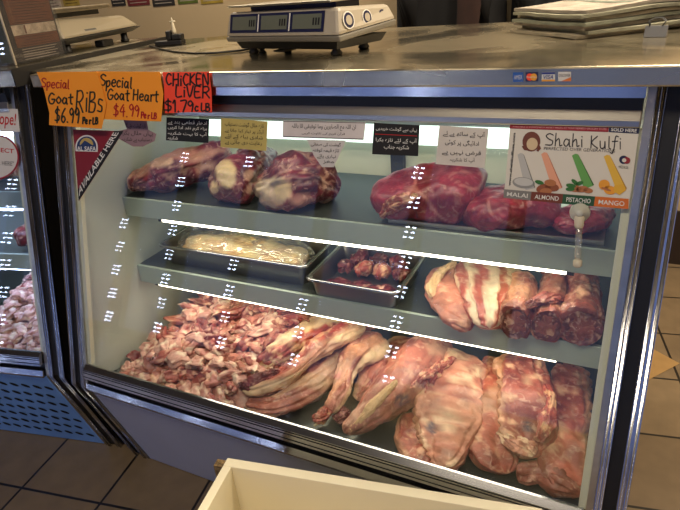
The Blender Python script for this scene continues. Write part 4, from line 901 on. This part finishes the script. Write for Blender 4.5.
def smooth(l, n=4):
    out = []
    for i in range(len(l)-1):
        a, b, c, d = l[max(i-1, 0)], l[i], l[i+1], l[min(i+2, len(l)-1)]
        for k in range(n):
            u = k/n; out.append(tuple(.5*(2*b[j]+(c[j]-a[j])*u+(2*a[j]-5*b[j]+4*c[j]-d[j])*u*u+(3*b[j]-a[j]-3*c[j]+d[j])*u**3) for j in (0, 1)))
    out.append(l[-1]); return out
def ell(cx, cy, rx, ry, rot=0, n=18, a0=0, a1=360):
    c, s_ = math.cos(R(rot)), math.sin(R(rot)); out = []
    for i in range(n+(a1-a0 < 360)):
        q = R(a0+(a1-a0)*i/n); x, y = math.cos(q)*rx, math.sin(q)*ry; out.append((cx+x*c-y*s_, cy+x*s_+y*c))
    return out
# hand-lettered marker glyphs, unit box (x right, y up from the baseline), advance
GL = {'S': ([[(.62, .88), (.35, 1), (.1, .8), (.3, .56), (.58, .4), (.5, .08), (.08, .08)]], .7), 'p': ([[(.1, .6), (.12, -.35)], [(.12, .5), (.4, .62), (.5, .3), (.3, .05), (.12, .15)]], .6),
 'e': ([[(.1, .32), (.48, .38), (.4, .62), (.16, .55), (.1, .2), (.3, .0), (.5, .1)]], .58), 'c': ([[(.48, .55), (.25, .62), (.1, .3), (.25, .02), (.5, .1)]], .56), 'i': ([[(.15, .6), (.17, 0)], [(.15, .85)]], .3),
 'a': ([[(.48, .5), (.25, .6), (.1, .25), (.28, .0), (.48, .3), (.5, .6), (.52, .05), (.6, .0)]], .66), 'l': ([[(.15, 1), (.16, .1), (.28, 0)]], .34), 'G': ([[(.62, .85), (.35, 1), (.08, .55), (.2, .08), (.5, .02), (.66, .3), (.66, .42), (.4, .42)]], .78),
 'o': ([[(.3, .6), (.08, .3), (.3, 0), (.52, .3), (.3, .6)]], .6), 't': ([[(.25, .95), (.26, .1), (.4, 0)], [(.05, .62), (.48, .66)]], .5), 'R': ([[(.1, 0), (.12, 1)], [(.1, .95), (.45, 1), (.6, .75), (.4, .5), (.12, .48)], [(.3, .48), (.65, 0)]], .76),
 'B': ([[(.1, 0), (.12, 1)], [(.1, .97), (.45, .98), (.5, .7), (.14, .52)], [(.14, .52), (.58, .45), (.5, .05), (.1, .02)]], .7), 's': ([[(.45, .55), (.2, .6), (.15, .38), (.42, .25), (.4, .02), (.1, .05)]], .54),
 '$': ([[(.56, .82), (.3, .92), (.1, .74), (.3, .54), (.56, .4), (.48, .12), (.08, .12)], [(.33, 1.08), (.33, -.05)]], .7), '6': ([[(.5, .98), (.2, .6), (.12, .2), (.35, 0), (.55, .22), (.35, .45), (.14, .28)]], .66),
 '.': ([[(.12, .03)]], .28), '9': ([[(.5, .72), (.3, .95), (.1, .72), (.3, .48), (.52, .72), (.48, .3), (.42, 0)]], .62), 'H': ([[(.1, 0), (.12, 1)], [(.58, 0), (.58, 1)], [(.1, .5), (.58, .54)]], .72), 'r': ([[(.12, .6), (.14, 0)], [(.14, .4), (.3, .6), (.45, .55)]], .48),
 '4': ([[(.42, 1), (.08, .4), (.62, .42)], [(.46, .75), (.46, 0)]], .7), 'L': ([[(.1, 1), (.1, .02), (.52, .04)]], .6), 'C': ([[(.58, .85), (.32, 1), (.08, .5), (.3, 0), (.6, .12)]], .66), 'K': ([[(.1, 0), (.12, 1)], [(.55, .98), (.14, .45), (.6, 0)]], .66),
 'E': ([[(.52, .98), (.1, .98), (.1, .02), (.54, .02)], [(.1, .52), (.42, .52)]], .62), 'N': ([[(.1, 0), (.1, 1), (.56, .02), (.56, 1)]], .7), 'V': ([[(.05, 1), (.3, 0), (.56, 1)]], .62), 'I': ([[(.15, 1), (.15, 0)]], .3), '1': ([[(.05, .75), (.22, 1), (.22, 0)]], .38),
 '7': ([[(.06, .96), (.55, .96), (.25, 0)]], .6), ' ': ([], .35), 'P': ([[(.1, 0), (.12, 1)], [(.1, .96), (.5, .95), (.5, .55), (.12, .5)]], .62), 'b': ([[(.1, 1), (.12, 0), (.45, .05), (.45, .45), (.14, .48)]], .58), 'u': ([[(.1, .6), (.15, .05), (.42, .1), (.45, .6), (.48, 0)]], .6),
 'h': ([[(.12, 1.05), (.08, 0)], [(.1, .35), (.32, .62), (.40, .3), (.42, .03), (.58, .1)]], .6), 'f': ([[(.48, 1.0), (.32, 1.05), (.24, .7), (.2, .1), (.08, -.35), (-.08, -.3)], [(.05, .6), (.45, .64)]], .48), 'k': ([[(.1, 1), (.1, 0)], [(.45, .6), (.12, .3), (.5, 0)]], .56)}
def hand(txt, x, y, h, ang=0., wsc=1., jig=.05, seed=1):
    rg = random.Random(seed); out = []; cx = 0.; ca, sa = math.cos(R(ang)), math.sin(R(ang))
    for ch in txt:
        st, adv = GL[ch]; dy = rg.uniform(-jig, jig); k = 1+rg.uniform(-jig, jig)
        for l in st:
            out.append([(x+((cx+px*k)*wsc*ca)*h+(py*k+dy)*h*sa, y+(cx+px*k)*wsc*h*sa-(py*k+dy)*h*ca) for px, py in l])
        cx += adv
    return out
FY = (0, -1, 0)
orange = mat('orange_card', 'ff9a22', .75, 0, .05, 8); redcard = mat('red_card', 'ff4a2c', .75, 0, .05, 8)
marker = mat('black_marker', '17170f', .7); markg = mat('dark_green_marker', '1d2410', .7); redm = mat('red_marker', 'b3130f', .7)
s = Sheet('price_sign', 'orange handwritten sign for goat heart at $4.99, hung on the case front', 'price sign', FY, .0035, (130, 120), 'handwritten price signs')
s.card('card', [(96, 71.5), (159.5, 71.9), (161, 80), (163.3, 94), (162.3, 108), (161, 121.5), (130, 120.4), (100, 119)], orange)
s.strokes('black_lettering', hand('Special', 99.5, 86, 11, 4, .80, seed=2)+hand('Goat Heart', 107, 99, 10.5, 3, .84, seed=3), markg, 1.45)
s.strokes('red_lettering', hand('$4.99', 113, 115.5, 12, 3, .76, seed=4)+hand('Pe r LB', 141, 118, 6, 3, .72, seed=5), redm, 1.3)
s = Sheet('price_sign', 'orange handwritten sign for goat ribs at $6.99, leftmost of the taped signs', 'price sign', FY, .0055, (75, 128), 'handwritten price signs')
s.card('card', [(36.7, 72.2), (97, 71.6), (103, 90), (106.3, 104), (104, 118), (101.5, 128.8), (75, 127), (49, 125), (49.4, 113), (44, 90)], orange)
s.strokes('red_lettering', hand('Special', 41, 87, 9, 3, .85, seed=12), redm, 1.2)
s.strokes('black_lettering', hand('Goat', 48, 103.5, 10.5, 0, .95, seed=13)+hand('RiBs', 75, 111, 21, 3, .58, seed=14)+hand('$6.99', 54.5, 122.5, 15, 2, .58, seed=15)+hand('Pe r LB', 82.5, 123.5, 6.5, 2, .66, seed=16), markg, 1.55)
s = Sheet('price_sign', 'red handwritten sign for chicken liver at $1.79, right of the orange signs', 'price sign', FY, .0045, (187, 112), 'handwritten price signs')
s.card('card', [(162.5, 72.3), (209, 71.8), (211.5, 92), (212, 112.5), (190, 112.2), (165, 113.3), (164.5, 100), (164, 85)], redcard)
s.strokes('lettering', hand('CHiCKEN', 165.5, 85, 11.5, .5, .88, seed=22)+hand('LiVER', 175, 97, 11.5, 1, 1.08, seed=23)+hand('$1.79', 164.5, 111.5, 11, -1, 1.05, seed=24)+hand('c LB', 194.5, 111, 7.5, 0, .95, seed=25), marker, 1.6)
# card stickers on the fascia
def cardst(label, x0, x1, y0, y1, hexc): 
    s = Sheet('payment_sticker', label, 'sticker', FY, .0012, ((x0+x1)/2, y1), 'payment card stickers on the case front')
    s.card('sticker', [(x0, y0), (x1, y0-.15), (x1, y1-.15), (x0, y1)], mat('sticker_'+hexc, hexc, .5), .0005); return s
s = cardst('blue payment card sticker, leftmost of four on the case front', 513, 523.2, 72.6, 81.8, '2a5aa8')
s.text('lettering', 'AMEX', [(514, 75.2), (522.3, 75), (522.3, 79.2), (514, 79.4)], inkw)
s = cardst('payment card sticker with red and yellow discs on the case front', 525.5, 538, 72.4, 81.5, '1c2550')
s.flat('red_disc', [ell(529.8, 77, 3.4, 3.7)], redcard); s.flat('yellow_disc', [ell(533.8, 77, 3.4, 3.7)], mat('amber_print', 'e8a02a', .6), .0006); s.text('lettering', 'MasterCard', [(526.5, 76), (537, 75.9), (537, 77.9), (526.5, 78)], inkw, .0008)
s = cardst('white payment card sticker with blue lettering, third on the case front', 541.8, 555, 72.2, 81.4, 'd9d6cc')
s.flat('blue_band', [[(541.8, 72.3), (555, 72.1), (555, 74), (541.8, 74.2)]], mat('blue_print', '24357e', .5)); s.flat('gold_band', [[(541.8, 79.6), (555, 79.5), (555, 81.2), (541.8, 81.3)]], MATS['amber_print'])
s.text('lettering', 'VISA', [(543.5, 74.9), (553.5, 74.8), (553.2, 78.9), (543.2, 79)], MATS['blue_print'], bold=.01, shear=.2)
s = cardst('white and orange payment card sticker, rightmost of four on the case front', 558.2, 571, 72.0, 81.2, 'd8d4cb')
s.flat('orange_corner', [[(561, 81.2), (571, 77), (571, 81.1)]], mat('orange_print', 'd9742a', .5)); s.text('lettering', 'DISCOVER', [(559, 74), (570.3, 73.9), (570.3, 76.6), (559, 76.7)], ink)
# prints on the glass
GK = GN.dot(Vector((0, YR, ZR)))-.0015
def gsheet(name, label, px, grp=None, lift=0): return Sheet(name, label, 'sign' if name != 'note' else 'note', GN, GK+lift, px, grp)
s = gsheet('corner_sticker', 'dark red triangular AVAILABLE HERE sticker in the upper left corner of the glass', (78, 199))
s.card('sticker', [(73, 129.5), (123.5, 131.2), (78.8, 201)], mat('maroon_print', '7d1420', .5), .0005)
s.flat('black_stripe', [[(123.5, 131.2), (78.8, 201), (77.9, 189.5), (114.5, 130.9)]], ink, .0004)
s.text('lettering', 'AVAILABLE HERE', [(78.6, 187.8), (113.6, 132.4), (119.2, 132.6), (79.2, 196.5)], inkw, .0007, bold=.015)
arch = lambda k, by: ell(86.8, 147, 11.2*k, 12*k, 2, 16, 180, 360)+[(86.8+11*k, by), (86.8-11*k, by-.6)]
s.flat('badge_rim', [arch(1, 151.8)], inkw, .0007); s.flat('badge', [arch(.88, 151)], mat('badge_blue', '1d3560', .5), .0009)
s.flat('badge_sun', [ell(86.8, 145, 6.8, 7.2, 0, 12, 180, 360)], mat('badge_gold', 'b59a55', .5), .0010); s.flat('badge_hill', [[(80, 146), (85, 140.5), (88, 142), (94, 146)]], MATS['badge_blue'], .0012)
s.text('badge_lettering', 'AL SAFA', [(77.3, 146.3), (96.3, 146.5), (96.3, 151), (77.5, 150.6)], inkw, .0012, bold=.02)
# joined right-to-left script for the notes
FORMS = {}
for cp in list(range(0xFB50, 0xFE00))+list(range(0xFE70, 0xFF00)):
    dcm = unicodedata.decomposition(chr(cp)).split()
    if len(dcm) == 2 and dcm[0] in ('<isolated>', '<initial>', '<medial>', '<final>'): FORMS[(chr(int(dcm[1], 16)), dcm[0][1:-1])] = chr(cp)
def shape(w_):
    out = []
    for i, c in enumerate(w_):
        pj = i > 0 and (w_[i-1], 'initial') in FORMS; nj = i < len(w_)-1 and (c, 'initial') in FORMS and w_[i+1] != ' ' and (w_[i+1], 'final') in FORMS
        pj = pj and w_[i-1] != ' '; f = 'medial' if pj and nj else 'final' if pj else 'initial' if nj else 'isolated'
        out.append(FORMS.get((c, f), FORMS.get((c, 'isolated'), c)))
    return ''.join(reversed(out))
def note(label, pts, hexc, lines, m, grp='notes taped along the top of the glass', lift=0, outline=None):
    cx = sum(p[0] for p in pts)/len(pts); by = max(p[1] for p in pts)
    s = gsheet('note', label, (cx, by), grp, lift); s.card('paper', pts, mat('paper_'+hexc, hexc, .8, 0, .08, 20))
    for txt, x0, x1, y0, y1, sl in lines: s.text('script_line', shape(txt), [(x0, y0), (x1, y0+sl), (x1, y1+sl), (x0, y1)], m, bold=.004)
    return s
note('mauve scalloped note with lines of dark script, left of the black note', [(123.5, 120), (146.5, 121), (148.2, 129.7), (156.2, 134), (154.4, 141), (143, 146.5), (133, 146.5), (119, 139), (118, 131), (127, 129)], '8f7176',
     [('تازہ گوشت ملے گا', 126, 146, 123, 128.5, .8), ('یہاں حلال بکرا', 122, 153, 130.5, 136, 1), ('دستیاب ہے شکریہ', 122, 152, 137, 142, .8)], ink)
note('black note with white script, below the chicken liver sign', [(166.5, 117.3), (209, 119.2), (208.2, 143), (166, 140.3)], '141318',
     [('ادھار قطعی بند ہے', 168, 207, 119.6, 124.5, 1.8), ('براہ کرم نقد ادا کریں', 168, 207, 125.5, 130, 1.8), ('آپ کا بہت شکریہ', 168, 207, 130.8, 135.5, 1.8), ('شکریہ', 168, 178, 136, 140, .6)], inkw)
note('yellow note with dark script, second from the black note at left', [(221, 117.8), (267.5, 121.5), (266, 151), (220.5, 147)], 'b5a25c',
     [('تازہ حلال گوشت دستیاب', 225, 264, 121, 126.5, 2.5), ('آرڈر پر تیار کیا جاتا ہے', 225, 264, 127.5, 132.5, 2.5), ('شادی بیاہ کے لئے', 225, 263, 133.5, 138.5, 2.5), ('رعایت دی جاتی ہے', 225, 262, 139.5, 144.5, 2)], ink)
s = note('long pale note with a black border and one bold line of script', [(283, 120.5), (365.5, 122.2), (363.5, 140), (282.5, 137.2)], 'c9c0bd',
     [('ان اللہ مع الصابرین وما توفیقی الا باللہ', 292, 356, 123.4, 130, 1.3), ('قرآن کریم کی تلاوت کریں', 302, 345, 131.5, 135, 1)], ink)
s.strokes('border', [[(283.6, 136.3), (320, 137.6), (363, 139)], [(284, 121.3), (320, 121.9), (364.5, 123)]], ink, .5)
note('pointed pale note hanging below the long one, over the rounded beef', [(307, 139.5), (346, 140.5), (337, 160), (333.5, 167.3), (322, 167), (314, 156)], 'c4beba',
     [('گوشت کی صفائی', 311, 341, 142, 146.5, .8), ('تازہ قیمہ کوفتہ', 313, 339, 148, 152.5, .8), ('نہاری پائے', 317, 336, 154, 158.5, .5), ('مغز', 323, 334, 160, 164, .3)], ink, lift=.001)
note('black note with white script and a ruled line, in the middle of the glass', [(374, 122.8), (419.5, 125.2), (418, 156.2), (372, 154.2)], '151316',
     [('یہاں سے گوشت خریدیں', 376, 417, 126, 131, 1.8), ('آپ کے لئے تازہ بکرا', 376, 417, 137, 142.5, 1.8), ('شکریہ جناب', 384, 409, 144.5, 149.5, 1)], inkw).strokes('ruled_line', [[(375.5, 134), (396, 135), (417, 136)]], redm, .6)
note('white note with four lines of handwritten script, left of the ice cream poster', [(439.5, 125.5), (488.5, 128.5), (484.5, 168), (435.5, 164)], 'cdc5bb',
     [('آپ کے ساتھ ہے لے', 443, 485, 130, 136.5, 2.2), ('ادائیگی پر کوئی', 445, 479, 139, 145.5, 2), ('قرض نہیں ہے', 442, 481, 149, 155, 2), ('آپ کا شکریہ', 450, 475, 157, 162.5, 1)], ink)
# ice cream poster
s = gsheet('poster', 'Shahi Kulfi poster with four coloured ice cream sticks, at the right of the glass', (566, 208), None, .001)
s.card('sheet', [(510.3, 124.1), (639.6, 127), (628.5, 209), (503.8, 197.6)], mat('poster_white', 'd2cbbd', .6))
Z = lambda x, y: (480+x/4.121, 110+y/4.121)
Zp = lambda *l: [Z(*q) for q in l]
s.flat('red_band', [Zp((125, 58), (531, 65), (529, 91), (122, 76))], mat('poster_red', '8c1626', .6)); s.flat('navy_band', [Zp((532, 65), (657, 70), (654, 98), (530, 91))], navy)
s.text('band_lettering', 'AVAILABLE IN CONVENIENT FAMILY PACKS, AT YOUR NEAREST GROCERY STORE', Zp((135, 66), (522, 73), (521, 84), (134, 72)), mat('band_print', 'd9a0a0', .6), .0008)
s.text('band_lettering', 'SOLD HERE', Zp((541, 73), (647, 78), (645, 93), (540, 87)), inkw, .0008, bold=.015)
s.flat('emblem_turban', [ell(*Z(212, 130), 9.0, 10.0, 8)], mat('emblem_brown', '6a3322', .6)); s.flat('emblem_centre', [ell(*Z(215, 140), 5.6, 6.2, 8)], mat('emblem_cream', 'cdb48e', .6), .0008)
s.flat('emblem_wings', [Zp((172, 150), (190, 142), (200, 168), (182, 165)), Zp((232, 168), (246, 146), (252, 158), (240, 172))], MATS['emblem_brown'], .0007)
s.strokes('script_title', hand('Shahi', 544.5, 145.6, 12.2, 2, 1.12, .0, 31)+hand('Kulfi', 589.5, 148.0, 12.2, 2, 1.12, .0, 32), mat('poster_ink', '2a2326', .6), 1.15)
s.text('subtitle', 'PERFECTED OVER GENERATIONS', Zp((264, 152), (558, 162), (556, 175), (263, 164)), MATS['poster_ink'])
s.text('web_address', 'www.shahikulfiusa.com', Zp((116, 312), (136, 94), (147, 95), (126, 313)), ink, bold=.03)
stick = lambda a, b, c, d: Zp(a, ((a[0]+b[0])/2, (a[1]+b[1])/2-5), b, c, d)
for nm, q, hx in (('white_stick', ((155, 184), (178, 180), (224, 322), (188, 330)), 'b3b1ac'), ('peach_stick', ((252, 182), (276, 176), (336, 322), (300, 332)), 'dd9c7c'), ('green_stick', ((379, 188), (404, 182), (466, 312), (430, 326)), '5f9a4c'), ('yellow_stick', ((510, 192), (535, 187), (601, 326), (565, 338)), 'd9ac3a')):
    s.flat(nm, [stick(*q)], mat('stick_'+hx, hx, .6))
    a, b = q[1], q[2]; s.flat('stick_edge', [Zp(a, (a[0]+5, a[1]+8), (b[0]+4, b[1]-4), b)], mat('edge_'+hx, {'b3b1ac': '77756f', 'dd9c7c': 'b0684a', '5f9a4c': '2f5f2a', 'd9ac3a': 'b07f22'}[hx], .6), .0008)
s.flat('bowl', [ell(*Z(180, 300), 11.3, 5.6, 6)], mat('bowl_grey', '8b8a86', .6), .0008); s.flat('bowl_inside', [ell(*Z(180, 296), 9.5, 4.0, 6)], mat('bowl_pale', 'bcbab4', .6), .001)
nut = mat('almond_brown', '8a4a2a', .6); nutl = mat('almond_light', 'a9693e', .6); leaf = mat('leaf_green', '2f6a2c', .6); mango = mat('mango_orange', 'e0962a', .6)
s.flat('almonds', [ell(*Z(262, 322), 7.5, 4.2, -15), ell(*Z(295, 318), 7.5, 4.2, 10)], nut, .0009); s.flat('almonds', [ell(*Z(290, 300), 6, 3.4, 5), ell(*Z(272, 335), 6, 3.2, 0)], nutl, .0011)
s.flat('leaves', [ell(*Z(245, 298), 4.6, 2.0, 15), ell(*Z(375, 312), 5, 2.2, 10), ell(*Z(392, 298), 4.6, 2, 40), ell(*Z(410, 302), 4.2, 2, -20), ell(*Z(372, 326), 4.6, 2, 0)], leaf, .0012)
s.flat('pistachios', [ell(*Z(392, 324), 6.5, 3.4, 8), ell(*Z(420, 326), 6.5, 3.2, -5), ell(*Z(445, 332), 5, 2.6, 5)], nutl, .0011)
s.flat('mangoes', [ell(*Z(512, 308), 5.6, 5.2), ell(*Z(535, 330), 6.2, 4.4, 10)], mango, .0010); s.flat('mango_cube', [Zp((552, 312), (590, 305), (602, 330), (575, 350), (552, 338))], mat('mango_yellow', 'd9a52c', .6), .0012); s.flat('mango_seam', [ell(*Z(520, 326), 5.2, 1.2, 20)], nutl, .0013)
for nm, q, hx, tx in (('grey_band', ((100, 326), (213, 336), (208, 373), (97, 361)), '77746f', 'MALAI'), ('brown_band', ((213, 336), (343, 346), (338, 386), (208, 373)), '6b2f1c', 'ALMOND'), ('green_band', ((343, 346), (475, 356), (469, 396), (338, 386)), '1c4a2c', 'PISTACHIO'), ('orange_band', ((475, 356), (613, 366), (611, 408), (469, 396)), 'c9651f', 'MANGO')):
    s.flat(nm, [Zp(*q)], mat('band_'+hx, hx, .6), .0014)
    (a, b, c, d) = q; m_ = lambda p, r, f: (p[0]+(r[0]-p[0])*f, p[1]+(r[1]-p[1])*f)
    s.text('band_lettering', tx, Zp(m_(m_(a, b, .12), m_(d, c, .12), .28), m_(m_(a, b, .88), m_(d, c, .88), .28), m_(m_(a, b, .88), m_(d, c, .88), .75), m_(m_(a, b, .12), m_(d, c, .12), .75)), inkw, .0018, bold=.01)
s.flat('round_mark', [ell(*Z(592, 205), 4.6, 4.2)], navy); s.flat('round_mark_red', [ell(*Z(605, 208), 3.6, 3.4)], MATS['poster_red'], .0008); s.flat('round_mark_gap', [ell(*Z(594, 207), 2.2, 2.0)], MATS['poster_white'], .001)
s.text('small_print', 'MADE IN USA', Zp((572, 228), (612, 231), (611, 243), (571, 240)), MATS['poster_ink'])
# suction hook with clear tube
g = on(580, 212, GN, GN.dot(Vector((0, YR, ZR)))-.004); e = on(578, 259, GN, GN.dot(Vector((0, YR, ZR)))-.004)
t = thing('suction_hook', 'white suction cup with a clear tube hanging on the glass below the poster', 'hook', g)
wp_ = MATS['white_plastic']; d = (e-g).normalized()
build('suction_cup', MB().lathe([(.017, -.003), (.015, .002), (.008, .008), (.006, .016), (.003, .018)], g+GN*.005, 18, axis=GN), mat('milky_plastic', 'bdbdb2', .4), t)
build('collar', MB().lathe([(.006, 0), (.0085, .004), (.0075, .018), (.006, .022)], g+GN*.014+d*.004, 14, axis=d), wp_, t)
build('tube', MB().tube([g+GN*.014+d*.02, g+GN*.012+d*.05, e+GN*.010], .0052, 12), glass_mat('clear_tube', (.93, .94, .92), .10, .16), t)
build('end_cap', MB().lathe([(.003, -.002), (.0075, .001), (.0075, .010), (.004, .013)], e+GN*.010, 14, axis=d), wp_, t)
# prints on the cold-lit case
gnb = Matrix.Rotation(BT, 3, 'Z') @ GN; kb = gnb.dot(bw(0, YR, ZR))+.0015
s = Sheet('card_sign', 'white card with red script lettering at the far left, top of the cold-lit glass', 'sign', gnb, kb, (10, 131))
s.card('card', [(-45, 107), (17.5, 109), (19.8, 132), (-45, 130.5)], mat('cold_white_card', 'cfc9c2', .6))
s.text('lettering', 'Pope!', [(-6, 111.5), (16.3, 113.5), (17.3, 129.2), (-5, 127.8)], redm, bold=.01, shear=.25)
s = Sheet('round_sticker', 'round white sticker with a red rim on the cold-lit glass', 'sticker', gnb, kb, (0, 178))
s.card('disc', ell(-4, 157, 23, 22.5, 4, 32), mat('sticker_rim_red', '94222c', .6)); s.flat('face', [ell(-4, 157, 21.6, 21, 4, 32)], MATS['cold_white_card'])
s.text('lettering', 'CONNECT', [(-22, 145.5), (14, 149), (14, 153.5), (-22, 150)], redm, .0008, bold=.02); s.text('lettering', 'AVAILABLE HERE"', [(-22, 159), (14, 161.5), (14, 166), (-22, 163.5)], ink, .0008)
